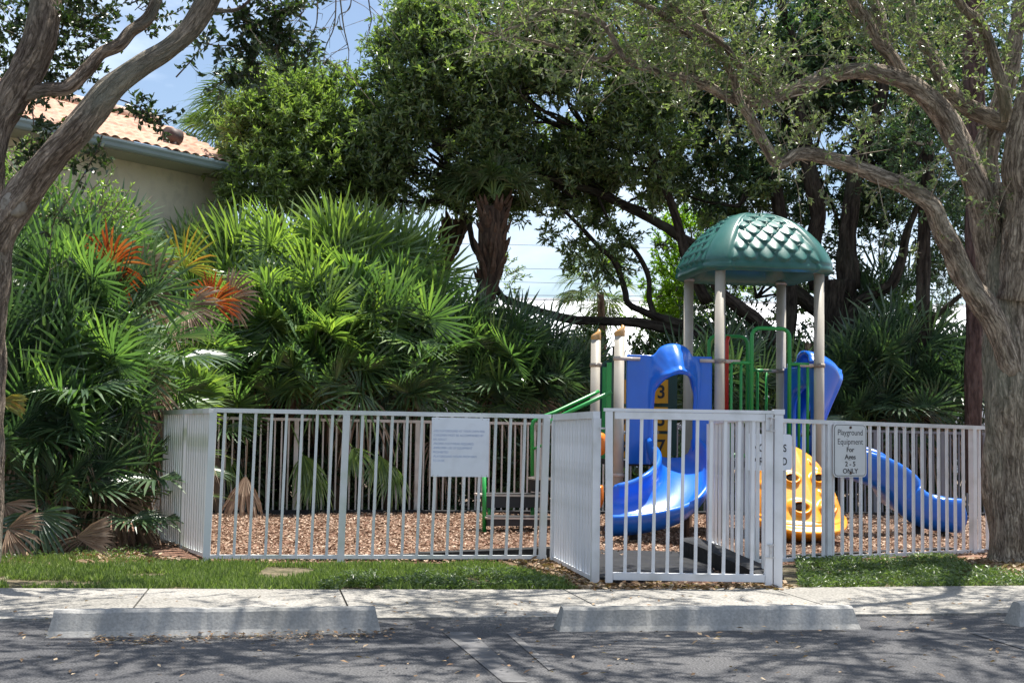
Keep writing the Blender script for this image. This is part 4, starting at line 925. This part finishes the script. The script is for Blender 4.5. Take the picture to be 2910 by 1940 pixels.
LL.append(limb(lk, [(20, 285), (67, 268), (134, 254), (192, 248), (250, 196), (286, 155), (339, 129), (372, 90), (420, 54), (446, 0), (480, -100), (560, -260)], D+.1, D+.4, (60, 46, 42, 46, 40, 46, 40, 40, 36, 26), BLm, seed=24, n=16))
LL.append(limb(lk, [(590, 30), (660, 30), (700, 10), (760, -60)], D-.4, D-.6, (14, 10, 7), BLm, seed=25))
LL.append(limb(lk, [(520, -150), (300, -400), (700, -640), (1300, -760)], D-.4, D-1.6, (46, 34, 16), BLm, seed=26))
LL.append(limb(lk, [(-50, 200), (-150, 0), (-200, -300), (0, -650)], D, D-1.2, (60, 46, 20), BLm, seed=27))
mb = MB(); c_ = P(42, 583, D-.16); dv = Vector((0, -1, .05))
mb.tube([c_, c_+dv*.05, c_+dv*.062], [.10, .088, .07], 24, .08, 3); mb.tube([c_+dv*.05, c_+dv*.067], [.045, .035], 16, .1, 4)
build('branch_knot', mb, M['scar'], lk, True)
cr = Crown()
for j, (o_, pts, rad) in enumerate(LL):
    if j == 0: continue
    cnt = 90; m = len(pts); idx = rng.integers(int(m*.35), m, cnt); c0 = pts[idx]; d = rng.normal(size=(cnt, 3))+np.array([0, 0, .2]); Ls = rng.uniform(.15, .6, cnt)
    if j in (4, 5): sprig(cr, c0, d, Ls, 12, .03, .055, .005)
# leaf masses seen against the sky
q, dd = clumps([(160, 90, 190, 150, 10.8, .5, 130), (60, 170, 90, 130, 10.6, .4, 50), (330, 60, 110, 90, 10.7, .4, 60), (20, 70, 60, 120, 10.9, .4, 40)], -.08, 2.4, 3, .05)
sprig(cr, q, dd, rng.uniform(.1, .3, len(q)), 22, .03, .052, .004)
def hang(pp, D_, n, nl=14):
    pts, rad = limb_pts(pp, D_, D_, (5, 2), 5); cr.tw.tube(pts, rad, 5, .1, 1); idx = rng.integers(2, len(pts), n)
    d = rng.normal(size=(n, 3))*np.array([1, .6, .7])+np.array([.1, 0, -.25]); sprig(cr, pts[idx], d, rng.uniform(.06, .2, n), max(4, nl//2), .034, .066, .0025)
hang([(690, 10), (712, 70), (722, 150), (735, 215)], 10, 46); hang([(650, 20), (690, 60), (760, 90), (790, 100)], 10, 40); hang([(745, 80), (810, 100), (860, 130), (880, 160)], 10, 26)
hang([(735, 150), (700, 200), (650, 215), (625, 240)], 10, 30); hang([(560, 120), (620, 130), (680, 128)], 10, 16); hang([(750, 20), (780, 60), (790, 190)], 10, 34); hang([(720, -40), (770, 10), (830, 20)], 10, 30)
hang([(500, 220), (560, 150), (600, 60)], 10.2, 10); hang([(330, 280), (385, 300), (430, 330), (460, 360)], 10.1, 26); hang([(90, 300), (95, 360), (85, 440), (95, 520)], 10.2, 16); hang([(190, 330), (150, 370), (110, 420)], 10.2, 16)
hang([(290, 385), (270, 440), (200, 560), (150, 640), (140, 800)], 10.3, 22, 10); hang([(50, 390), (90, 430), (200, 470), (300, 420)], 10.3, 20, 10)
q, dd = clumps([(700, 40, 110, 70, 10, .4, 22), (560, -260, 300, 100, 9.6, .6, 30)], .0, 1.3, 8, .1)
sprig(cr, q, dd, rng.uniform(.2, .6, len(q)), 24, .032, .058, .005)
q, dd = wclumps([(-2.2, 8.3, 5.4, 1.9, 2.0, .9, 420), (-.4, 7.9, 5.4, 1.8, 1.8, .8, 300), (-4.0, 9.2, 5.6, 1.4, 1.5, .8, 110)], .03, 1.3, 12, .1)
sprig(cr, q, dd, rng.uniform(.2, .6, len(q)), 24, .032, .058, .005)
# bare twigs hanging in the sky gap
for x0, x1, y1 in ((900, 880, 150), (955, 920, 190), (960, 985, 210), (1040, 1050, 80), (1000, 960, 60), (860, 850, 60)):
    pts, rad = limb_pts([(x0, -60), ((x0*2+x1)/3+8, y1*.35), (x1+6, y1*.7), (x1, y1)], 10, 10, (5, 1.5), 6); cr.tw.tube(pts, rad, 5, .3, x0)
    for i in range(5):
        a = pts[rng.integers(4, len(pts))]; b = a+np.array([rng.normal()*.14, 0, -rng.uniform(.05, .28)]); m_ = (a+b)/2+np.array([rng.normal()*.03, 0, .02]); cr.tw.tube([a, m_, b], [.003, .0022, .0012], 4)
crown(lk, cr, M['leafleft'], BLm)

# --- dense background trees: each with trunk, limbs, crown
def bgtree(name, label, base_px, D_, trunk, ells, leafm, barkm, nleaf=24, ll=.10, lw=.034, thr=-.05, seed=0, limbs=(), inner=26, Ls=(.25, .7), grp=None, ns=.9, shell=.4):
    b = G(*base_px) if base_px[1] > 1300 else P(base_px[0], base_px[1], D_); b = Vector((P(base_px[0], 1400, D_).x, D_, 0))
    t = thing(name, label, 'tree', b, grp)
    if trunk: o_, tp_, tr_ = limb(t, trunk[0], D_, D_+trunk[1], trunk[2], barkm, 'trunk', seed, 18, .25)
    else: tp_ = [np.array(b), np.array(b)+np.array([0, 0, 2.5])]; mb = MB(); mb.tube(tp_, [.12, .08], 8); build('trunk', mb, barkm, t, True)
    for i, (pp, d0, d1, ws) in enumerate(limbs): limb(t, pp, d0, d1, [w_*.85 for w_ in ws], barkm, 'limb', seed+i+1, 12, .3)
    cr = Crown(); q, dd = clumps(ells, thr, ns, seed, shell)
    sprig(cr, q, dd, rng.uniform(*Ls, len(q)), nleaf, lw, ll, .008)
    if inner >= 9:
        for px, py, rx, ry, De, dr_, n_ in ells:
            k = max(3, int(inner*n_/400)); root = np.array(tp_[-1]); sel = rng.integers(0, len(q), k*6)
            cc = np.array(P(px, py, De)); near = [q[s_] for s_ in sel if np.linalg.norm(q[s_]-cc) < max(rx, ry)/F*De*1.1][:k]
            inner_limbs(cr.tw, root*.15+cc*.85, near, .028, seed)
    crown(t, cr, leafm, barkm); return t
bgtree('oak_tree', 'round bushy green tree hiding the right end of the house', (840, 1350), 20.4, ([(880, 1400), (890, 1100), (870, 800), (850, 560)], 0, (40, 34, 22)),
       [(830, 400, 155, 165, 20.4, .9, 560), (900, 500, 140, 100, 20.4, .8, 280), (725, 420, 65, 130, 20.0, .4, 190), (760, 520, 110, 80, 19.8, .5, 190), (960, 310, 110, 85, 20.6, .8, 170)], M['leafbright'], M['barkdark'], 26, .11, .034, -.25, 31, inner=8, Ls=(.12, .38), ns=1.6)
main_l = [([(2330, 1010), (2200, 1000), (2080, 965), (1960, 945), (1882, 930), (1793, 915), (1704, 912), (1614, 906), (1547, 888), (1480, 866), (1430, 845), (1404, 805), (1370, 740), (1346, 700), (1329, 625), (1302, 600), (1248, 571), (1180, 575), (1123, 567), (1060, 540)], 21.6, 20.4, (52, 42, 36, 30, 26, 20, 20, 17, 12, 6)),
          ([(1980, 935), (1900, 912), (1837, 888), (1785, 862), (1775, 823), (1748, 747), (1704, 703), (1659, 654), (1614, 610), (1560, 560)], 21.4, 20.8, (34, 26, 20, 18, 14, 8)),
          ([(1860, 900), (1846, 850), (1843, 790), (1820, 734), (1784, 690), (1739, 645), (1700, 560)], 21.3, 21.0, (20, 18, 15, 9)),
          ([(2350, 900), (2200, 790), (2060, 730), (1960, 690), (1900, 650), (1793, 594), (1690, 545), (1570, 509), (1450, 470), (1330, 440)], 21.8, 20.6, (56, 44, 38, 30, 24, 16, 10)),
          ([(2330, 820), (2310, 700), (2325, 600), (2300, 480), (2270, 300), (2260, 150), (2200, -60)], 21.6, 21.0, (70, 56, 50, 44, 34, 24)),
          ([(2410, 820), (2408, 700), (2415, 600), (2440, 450), (2500, 300), (2520, 100)], 21.6, 21.6, (76, 60, 54, 44, 30)),
          ([(2390, 940), (2430, 870), (2490, 832), (2535, 805), (2560, 740), (2580, 650), (2620, 560)], 21.5, 21.2, (56, 46, 36, 26, 18)),
          ([(2300, 1090), (2230, 1000), (2160, 920), (2110, 880), (2066, 845), (2020, 790), (1990, 700)], 20.9, 20.6, (60, 46, 42, 34, 20)),
          ([(2290, 1100), (2180, 1020), (2100, 990), (2050, 960), (1960, 950)], 20.7, 20.4, (44, 34, 26, 16)),
          ([(2010, 860), (1960, 760), (1930, 650), (1900, 560), (1840, 420)], 21.0, 20.6, (40, 34, 28, 18))]
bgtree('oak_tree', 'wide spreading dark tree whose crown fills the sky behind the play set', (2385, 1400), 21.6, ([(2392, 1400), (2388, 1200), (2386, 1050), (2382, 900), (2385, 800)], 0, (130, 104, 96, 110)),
       [(1230, 300, 190, 170, 20.6, 1.2, 720), (1170, 160, 110, 120, 20.4, 1.0, 330), (1100, 440, 140, 95, 20.4, .8, 300), (1420, 120, 240, 160, 20.6, 1.3, 760), (1300, 450, 180, 85, 20.6, 1.0, 400), (1560, 320, 280, 170, 21, 1.4, 900), (1750, 110, 290, 170, 21, 1.4, 660),
        (1500, 520, 150, 60, 21, .6, 190), (1590, 620, 90, 60, 21, .5, 70), (1690, 700, 90, 80, 21.2, .5, 70), (1740, 560, 120, 70, 21.2, .6, 130), (1180, 520, 150, 60, 20.6, .6, 190), (1380, 560, 110, 40, 20.8, .5, 90), (1010, 530, 90, 60, 20.4, .5, 90), (1640, 540, 110, 60, 21, .6, 120), (1820, 440, 240, 150, 21.4, 1.2, 520), (1800, 640, 90, 90, 21.4, .6, 90), (2050, 550, 180, 120, 21.8, 1, 240)], M['leafmid'], M['barkdark'], 23, .12, .038, -.05, 40, main_l, 12, (.18, .45), ns=1.2)
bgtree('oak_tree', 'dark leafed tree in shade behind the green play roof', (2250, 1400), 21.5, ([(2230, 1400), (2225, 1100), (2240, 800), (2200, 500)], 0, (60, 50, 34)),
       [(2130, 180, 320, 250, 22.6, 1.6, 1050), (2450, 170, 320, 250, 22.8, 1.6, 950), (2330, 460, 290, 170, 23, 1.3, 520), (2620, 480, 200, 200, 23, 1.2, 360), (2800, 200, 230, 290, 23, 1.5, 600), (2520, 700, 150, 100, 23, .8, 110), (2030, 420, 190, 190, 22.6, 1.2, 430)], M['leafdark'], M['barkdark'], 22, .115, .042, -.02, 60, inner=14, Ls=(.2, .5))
bgtree('slender_tree', 'slim dark trunk tree between the play set and the right oak', (2625, 1400), 20.5, ([(2628, 1400), (2625, 1150), (2622, 900), (2626, 650), (2640, 400)], 0, (46, 44, 40, 30)),
       [(2640, 420, 130, 160, 20.3, .9, 260)], M['leafdark'], M['barkdark'], 24, .09, .03, -.05, 81, [([(2630, 925), (2680, 880), (2740, 830), (2800, 780)], 20.5, 20.0, (22, 16, 10))], 10)
bgtree('pine_tree', 'tall reddish brown pine trunk just left of the right oak', (2770, 1400), 18.6, ([(2768, 1400), (2766, 1100), (2770, 800), (2770, 400), (2768, 100), (2768, -250)], 0, (50, 48, 50, 62, 56)),
       [(2770, -330, 250, 130, 18.6, 1.2, 120)], M['leafdark'], M['barkred'], 24, .10, .02, 0, 85, inner=6)
bgtree('shrub', 'tall silvery green shrub between the dark trunks on the right', (2700, 1400), 24, None, [(2690, 900, 110, 190, 24, .8, 420), (2720, 700, 90, 110, 24, .7, 150)], M['silver'], M['barkdark'], 26, .07, .024, -.02, 90, inner=8, Ls=(.15, .4), ns=1.3)
bgtree('shrub', 'lime green shrub low behind the right back fence', (2680, 1400), 23, None, [(2690, 1060, 110, 60, 22.8, .6, 130), (2520, 900, 70, 90, 23, .6, 70)], M['lime'], M['barkdark'], 22, .10, .05, -.05, 92, inner=4, Ls=(.15, .4))
bgtree('shrub', 'bright green tree behind the left roof post', (1960, 1400), 25, None, [(1960, 780, 130, 190, 25, 1.2, 460), (1850, 820, 90, 120, 25, .8, 150)], M['lime'], M['barkdark'], 26, .09, .034, -.02, 94, inner=10, Ls=(.15, .45), ns=1.1)
bgtree('shrub', 'olive green shrub behind the two short gold capped posts', (1750, 1400), 22, None, [(1760, 1040, 150, 110, 22, .8, 420), (1640, 1130, 90, 70, 21.5, .7, 160)], M['leafmid'], M['barkdark'], 22, .09, .034, -.15, 96, inner=6, Ls=(.15, .45))
bgtree('sapling', 'thin leafy sapling in the sky gap right of the shaggy palm', (1430, 1400), 24, None, [(1425, 790, 45, 80, 24, .3, 60)], M['leafmid'], M['barkdark'], 14, .07, .026, -.2, 97, inner=0, Ls=(.1, .3))
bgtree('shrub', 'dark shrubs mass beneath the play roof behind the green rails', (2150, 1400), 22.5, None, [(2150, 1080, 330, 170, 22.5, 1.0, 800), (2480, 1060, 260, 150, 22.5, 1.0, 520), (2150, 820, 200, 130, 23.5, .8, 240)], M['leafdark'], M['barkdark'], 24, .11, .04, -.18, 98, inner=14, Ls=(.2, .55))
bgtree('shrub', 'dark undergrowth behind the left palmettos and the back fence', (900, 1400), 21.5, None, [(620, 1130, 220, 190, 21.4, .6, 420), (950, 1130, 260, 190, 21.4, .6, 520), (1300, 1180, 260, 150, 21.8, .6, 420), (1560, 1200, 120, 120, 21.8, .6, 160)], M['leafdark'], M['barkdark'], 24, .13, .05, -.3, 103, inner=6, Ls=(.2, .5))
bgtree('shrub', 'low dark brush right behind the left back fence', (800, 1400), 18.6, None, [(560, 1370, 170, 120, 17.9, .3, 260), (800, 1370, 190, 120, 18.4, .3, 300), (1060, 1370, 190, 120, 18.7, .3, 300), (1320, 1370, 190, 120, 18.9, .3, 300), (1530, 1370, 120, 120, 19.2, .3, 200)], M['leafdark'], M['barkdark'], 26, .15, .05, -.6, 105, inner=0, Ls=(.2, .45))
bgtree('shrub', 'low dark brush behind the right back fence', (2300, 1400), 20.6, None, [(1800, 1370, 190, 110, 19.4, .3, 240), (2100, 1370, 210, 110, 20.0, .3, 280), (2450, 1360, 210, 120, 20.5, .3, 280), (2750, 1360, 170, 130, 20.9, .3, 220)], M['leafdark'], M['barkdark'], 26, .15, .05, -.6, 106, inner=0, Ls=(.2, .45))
bgtree('shrub', 'small leafed shrub climbing the house wall behind the left oak', (120, 1400), 13.6, None, [(170, 560, 170, 90, 13.6, .4, 150), (60, 480, 90, 110, 13.6, .4, 80), (250, 640, 120, 60, 13.4, .4, 60)], M['palmlite'], M['barkleft'], 16, .055, .022, .02, 99, inner=8, Ls=(.12, .35), ns=1.6)

# ------------------------------------------------------------------ palms and palmettos
def fan(mb, base, d, nrm, L, nl=24, spread=112, w_=.032, droop=.18, split=.1):
    d = unit(np.array(d, float)); nrm = np.array(nrm, float); s_ = unit(np.cross(d, nrm)); u_ = np.cross(s_, d)
    ph = np.radians(np.linspace(-spread, spread, nl)+rng.normal(size=nl)*2.0)
    dirs = np.cos(ph)[:, None]*d+np.sin(ph)[:, None]*s_; Ln = L*(.72+.28*np.cos(ph*.75))*rng.uniform(.88, 1.08, nl)
    dz = np.array([0, 0, -1.]); base = np.array(base)
    cup = u_*(.10)
    side = unit(np.cross(dirs, u_)); W = w_*rng.uniform(.85, 1.2, nl)
    b = base+dirs*(L*.04); dr_ = droop*rng.uniform(.5, 1.6, nl)
    m = base+dirs*(Ln*.48)[:, None]+cup*Ln[:, None]+dz*(dr_*Ln*.10)[:, None]
    tip = base+dirs*Ln[:, None]+cup*Ln[:, None]*1.2+dz*(dr_*Ln)[:, None]+rng.normal(size=(nl, 3))*.02*L
    k2 = base+dirs*(Ln*.78)[:, None]+cup*Ln[:, None]*1.2+dz*(dr_*Ln*.45)[:, None]
    V = np.stack([b, m+side*W[:, None]*.5+u_*.006, m-u_*.006, m-side*W[:, None]*.5+u_*.006, k2+side*W[:, None]*.36, k2-side*W[:, None]*.36, tip], 1)
    i = np.arange(nl)[:, None]*7; T = []
    for f in ((0, 1, 2), (0, 2, 3)): T.append(i+np.array(f))
    q = [i+np.array((1, 4, 2)), i+np.array((2, 4, 5)), i+np.array((2, 5, 3)), i+np.array((4, 6, 5))]
    mb.add(V.reshape(-1, 3), [np.concatenate(T+q)])
def palmetto_proto(nf, rad, L, seed, mat, up=(20, 88), droop=.18, deadn=1, deadmat=None, toward=-90, tsp=180):
    """builds meshes around the origin: foliage, petioles, dead fronds"""
    f = MB(); p = MB(); dd = MB()
    for i in range(nf+deadn):
        dead = i >= nf
        az = R(toward)+rng.uniform(-1, 1)*R(tsp); el = R(rng.uniform(*up)) if not dead else R(rng.uniform(-65, -5))
        r = rad*rng.uniform(.55, 1.15)*(1 if not dead else .7); dir_ = np.array([math.cos(az)*math.cos(el), math.sin(az)*math.cos(el), math.sin(el)])
        st_ = np.array([rng.normal()*.08, rng.normal()*.08, rng.uniform(-.1, .15)])
        end = st_+dir_*r+np.array([0, 0, -.10*r]); mid_ = st_+dir_*r*.5+np.array([0, 0, .04*r])
        p.tube([st_, mid_, end], [.011, .009, .007], 5)
        fd = dir_*.9+np.array([0, 0, -.15])+rng.normal(size=3)*.18
        nrm = np.array([0, -.9, .5])+rng.normal(size=3)*.5 if rng.random() < .55 else np.array([0, -.2, 1.])+rng.normal(size=3)*.45
        fan(dd if dead else f, end, fd if not dead else fd+np.array([0, 0, -.6]), nrm, L*rng.uniform(.8, 1.35), int(rng.integers(18, 26)), 110 if not dead else 95, .034*L/.55 if not dead else .028, droop if not dead else .8)
    return f, p, dd
PROTOS = []
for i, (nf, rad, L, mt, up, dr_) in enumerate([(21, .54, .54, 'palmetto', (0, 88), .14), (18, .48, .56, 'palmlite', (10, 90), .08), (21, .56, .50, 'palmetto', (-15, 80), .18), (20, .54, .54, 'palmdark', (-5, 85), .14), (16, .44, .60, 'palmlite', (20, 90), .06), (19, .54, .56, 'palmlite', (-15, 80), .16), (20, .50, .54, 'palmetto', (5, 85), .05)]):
    f, p, d_ = palmetto_proto(nf, rad, L, i, mt, up, dr_*.45)
    me = []
    for nm, mb_, m_ in (('fronds', f, M[mt]), ('petioles', p, M['petiole']), ('dead_fronds', d_, M['deadfrond'])):
        o = build(nm, mb_, m_); me.append(o.data); bpy.data.objects.remove(o)
    PROTOS.append(me)
def palmetto(px, py, D_, proto, sc, label, grp, rot=None, extra=()):
    if proto in (0, 1, 2) and rng.random() < .5: proto = {0: 6, 1: 5, 2: 6}[proto]
    c_ = P(px, py, D_); base = Vector((c_.x, c_.y, 0))
    t = thing('saw_palmetto', label, 'palmetto', base, grp); rot = rng.uniform(-.8, .8) if rot is None else rot
    for nm, me in zip(('fronds', 'petioles', 'dead_fronds'), PROTOS[proto]):
        o = bpy.data.objects.new(nm, me); C.objects.link(o); o.parent = t; o.location = (0, 0, c_.z); o.scale = (sc, sc, sc); o.rotation_euler = (0, 0, rot)
    if c_.z > .25:
        mb = MB(); j = Vector((rng.normal()*.12, rng.normal()*.1, 0)); mb.tube(spline([base+j*1.5-Z*.05, base+j+Z*c_.z*.5, base+Z*c_.z]), np.linspace(.07, .05, 13), 8, .3, px); build('stem', mb, M['stem'], t, True)
    return t, c_
gl1 = 'saw palmettos outside the left side fence'; gl2 = 'saw palmettos behind the back fence'; gl3 = 'shaded saw palmettos behind the right back fence'
lab1 = 'green saw palmetto in the dark thicket left of the side fence'
front = [(60, 860, 12.8, 3, 1.05), (210, 900, 12.6, 0, 1.0), (330, 960, 12.9, 3, 1.0), (120, 1050, 12.2, 3, 1.05), (260, 1120, 12.3, 0, 1.0), (20, 1160, 12.0, 3, 1.0), (380, 1180, 13.2, 2, .9), (150, 1260, 12.0, 2, 1.0), (310, 1300, 12.4, 3, .95), (60, 1330, 11.8, 3, .9), (210, 1430, 11.8, 3, .75), (360, 1420, 12.4, 3, .8), (60, 760, 13.6, 0, 1.0), (300, 800, 14.2, 0, 1.0), (110, 1440, 12.3, 3, .8), (330, 1050, 13.5, 2, 1.0), (420, 1300, 13.6, 3, .7)]
for px, py, D_, pr, sc in front: palmetto(px, py, D_, pr, sc, lab1, gl1)
lab2 = 'sunlit green saw palmetto in the thicket between house and palms, behind the back fence'
back = [(560, 690, 19.4, 1, 1.15), (690, 700, 19.0, 4, 1.2), (820, 700, 18.8, 1, 1.2), (950, 690, 19.0, 4, 1.25), (1040, 690, 19.2, 4, 1.2), (1160, 700, 19.5, 1, 1.2), (480, 780, 18.8, 0, 1.1), (620, 810, 18.6, 1, 1.15), (760, 830, 18.4, 1, 1.15), (900, 820, 18.5, 1, 1.2), (1020, 830, 18.6, 0, 1.2), (1150, 800, 19.0, 0, 1.15),
        (560, 920, 18.2, 2, 1.15), (700, 950, 18.2, 1, 1.15), (850, 940, 18.1, 0, 1.2), (990, 930, 18.2, 1, 1.2), (1120, 930, 18.4, 2, 1.2), (1240, 960, 18.8, 0, 1.1), (600, 1050, 17.9, 1, 1.1), (760, 1060, 17.9, 2, 1.15), (930, 1050, 17.9, 0, 1.1), (1080, 1050, 18.1, 2, 1.1), (520, 1010, 17.6, 2, 1.1), (480, 1120, 16.6, 1, 1.0), (600, 1160, 17.4, 2, .95), (1180, 1110, 18.5, 3, 1.05)]
for px, py, D_, pr, sc in back: palmetto(px, py+125 if py < 900 else py+60, D_, pr, sc, lab2, gl2)
lab2b = 'saw palmetto in half shade between the palm trunks and the steps'
for px, py, D_, pr, sc in [(1380, 1030, 19.2, 3, 1.05), (1490, 1040, 19.6, 3, 1.0), (1580, 1130, 19.4, 3, .95), (1290, 1080, 18.9, 0, 1.1), (1440, 1090, 19.0, 2, 1.1), (1600, 1120, 19.6, 3, 1.0), (1350, 1170, 18.9, 2, 1.0), (1500, 1180, 19.2, 3, 1.0)]: palmetto(px, py, D_, pr, sc, lab2b, 'saw palmettos by the palm trunks')
lab3 = 'dark saw palmetto in deep shade behind the right back fence'
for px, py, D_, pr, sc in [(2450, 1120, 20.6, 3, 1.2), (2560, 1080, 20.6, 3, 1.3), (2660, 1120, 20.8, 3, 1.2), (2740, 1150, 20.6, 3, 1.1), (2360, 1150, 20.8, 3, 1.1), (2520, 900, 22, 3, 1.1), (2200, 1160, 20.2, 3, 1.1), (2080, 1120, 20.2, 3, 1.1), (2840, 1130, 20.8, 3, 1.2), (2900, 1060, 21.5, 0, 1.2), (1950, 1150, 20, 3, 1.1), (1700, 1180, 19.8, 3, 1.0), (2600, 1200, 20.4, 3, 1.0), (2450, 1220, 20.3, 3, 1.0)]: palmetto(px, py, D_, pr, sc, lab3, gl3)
# single fronds of their own colour
def one_frond(px, py, D_, ang, L, mat, name, label, sp_=100, w_=.03, dr_=.15, tag='frond', loc_end=None):
    c_ = P(px, py, D_); d = np.array([math.cos(R(ang)), -.25, math.sin(R(ang))]); mb = MB(); fan(mb, c_, d, (0, -1, .3), L, 24, sp_, w_, dr_)
    base = Vector((c_.x, c_.y, 0)); t = thing(name, label, tag, base); build('blade', mb, M[mat], t)
    mb = MB(); mb.tube([c_-Vector(d)*.5-Z*.1, c_], [.01, .007], 5); build('petiole', mb, M['petiole' if mat not in ('deadfrond', 'orangefrond') else 'stem'], t); return t
one_frond(318, 752, 12.5, 65, .46, 'orangefrond', 'dead_frond', 'bright orange dead palmetto frond against the house wall', 120)
one_frond(605, 862, 16.8, 60, .48, 'orangefrond', 'dead_frond', 'orange brown palmetto frond in the middle of the thicket', 90)
one_frond(520, 762, 16.8, 80, .62, 'yellowfrond', 'yellow_frond', 'yellowing palmetto frond right of the orange one')
one_frond(400, 800, 13.2, 10, .52, 'deadfrond', 'dead_frond', 'brown dead palmetto frond below the orange one', 80)
one_frond(530, 870, 16.2, -30, .55, 'deadfrond', 'dead_frond', 'curled brown dead frond left of the middle orange frond', 80)
one_frond(650, 850, 16.9, 20, .5, 'deadfrond', 'dead_frond', 'brown dead frond right of the middle orange frond', 80)
one_frond(560, 1130, 13.4, 75, .42, 'palmlite', 'palm_frond', 'bright lime palmetto frond just above the left fence corner', 60, .045)
one_frond(698, 1348, 16.2, -88, .52, 'deadfrond', 'dead_frond', 'brown dead frond hanging behind the left fence pickets', 32, .04)
for px, py, an, L_ in ((860, 1290, -70, .42), (895, 1330, -88, .44), (1075, 1290, -80, .38), (1000, 1270, -60, .36), (1120, 1320, -95, .42), (640, 1290, -75, .38)): one_frond(px, py, 17.3, an, L_, 'palmlite', 'palm_frond', 'green palmetto frond drooping over the back fence', 42, .022, .3)['group'] = 'fronds drooping over the back fence'
one_frond(10, 1430, 11.2, -60, .36, 'deadfrond', 'dead_frond', 'pale dead frond at the foot of the left edge palmettos', 70, .022)
one_frond(20, 1500, 10.9, -20, .34, 'deadfrond', 'dead_frond', 'dry curled frond lying on the grass at the left edge', 60, .022)
one_frond(215, 1525, 11.0, 5, .36, 'deadfrond', 'dead_frond', 'dry frond lying on the leaf litter left of the side fence', 26, .024, .05)
one_frond(105, 1455, 11.1, -80, .42, 'palmdark', 'palm_frond', 'low dark green frond near the grass at far left', 90, .03)
one_frond(0, 1140, 10.9, -5, .26, 'yellowfrond', 'yellow_frond', 'small yellow frond poking past the left trunk', 20, .04)
# cabbage palms
def palm(label, trunk_px, D_, ws, crown_px, nfr, L, rad, boots=True, dead=False, upr=(-50, 75)):
    b = P(trunk_px[0][0], 1400, D_); t = thing('palm_tree', label, 'tree', Vector((b.x, D_, 0)), 'cabbage palms')
    pts, r_ = limb_pts(trunk_px, D_, D_, ws, 6); mb = MB(); mb.tube(pts, r_, 18, .15, trunk_px[0][0]); build('trunk', mb, M['palmbark'], t, True)
    if boots:
        bm_ = MB(); m = len(pts); st_ = int(m*.55)
        for i in range(90):
            k = rng.integers(st_, m); a = rng.uniform(0, 6.28); rr = r_[k]; c_ = pts[k]+np.array([math.cos(a)*rr*.8, math.sin(a)*rr*.8, rng.normal()*.05]); o2 = np.array([math.cos(a), math.sin(a), 1.9])
            e_ = c_+unit(o2)*rng.uniform(.15, .3); bm_.tube([c_, (c_+e_)/2+np.array([math.cos(a), math.sin(a), 0])*.01, e_], [.035, .03, .006], 5)
        build('leaf_bases', bm_, M['boot'], t)
    f = MB(); p = MB(); c_ = np.array(P(crown_px[0], crown_px[1], D_))
    for i in range(nfr):
        a = rng.uniform(0, 6.28); el = R(rng.uniform(*upr)); d = np.array([math.cos(a)*math.cos(el), math.sin(a)*math.cos(el), math.sin(el)]); r2 = rad*rng.uniform(.7, 1.1)
        e_ = c_+d*r2+np.array([0, 0, -.18*r2]); p.tube([c_+rng.normal(size=3)*.04, c_+d*r2*.5+np.array([0, 0, .05]), e_], [.018, .014, .01], 5)
        fan(f, e_, d+np.array([0, 0, -.3]), np.array([0, 0, 1.])+rng.normal(size=3)*.3, L*rng.uniform(.85, 1.1), 30, 100, .028, .35)
    build('fronds', f, M['palmfrond'], t); build('petioles', p, M['boot' if dead else 'petiole'], t); return t
palm('cabbage palm with shaggy leaf bases, the nearer of the two left of the play set', [(1345, 1400), (1352, 1000), (1372, 880), (1392, 780), (1400, 680), (1402, 590)], 20, (54, 52, 54, 60, 84, 80), (1403, 560), 22, .6, .45, upr=(25, 88))
palm('leaning cabbage palm with slim trunk, left of the shaggy one', [(1215, 1400), (1228, 1000), (1240, 860), (1258, 760), (1280, 690), (1300, 630)], 22.5, (34, 36, 38, 50, 74), (1305, 590), 16, .55, .45, upr=(20, 85))
palm('pale cabbage palm crown showing above the round bushy tree', [(800, 1400), (790, 800), (780, 400), (775, 330)], 24, (40, 40, 40), (790, 310), 34, .95, .8, True, False, (-30, 85))
palm('cabbage palm crown low behind the roof ridge of the house', [(630, 1400), (630, 600), (632, 410)], 25, (36, 36), (640, 395), 20, .7, .7, False, False, (-20, 70))
palm('small distant palm with feathery fronds left of the roof posts', [(1715, 1400), (1712, 1000), (1706, 830)], 33, (26, 20), (1698, 820), 20, .75, .8, False)
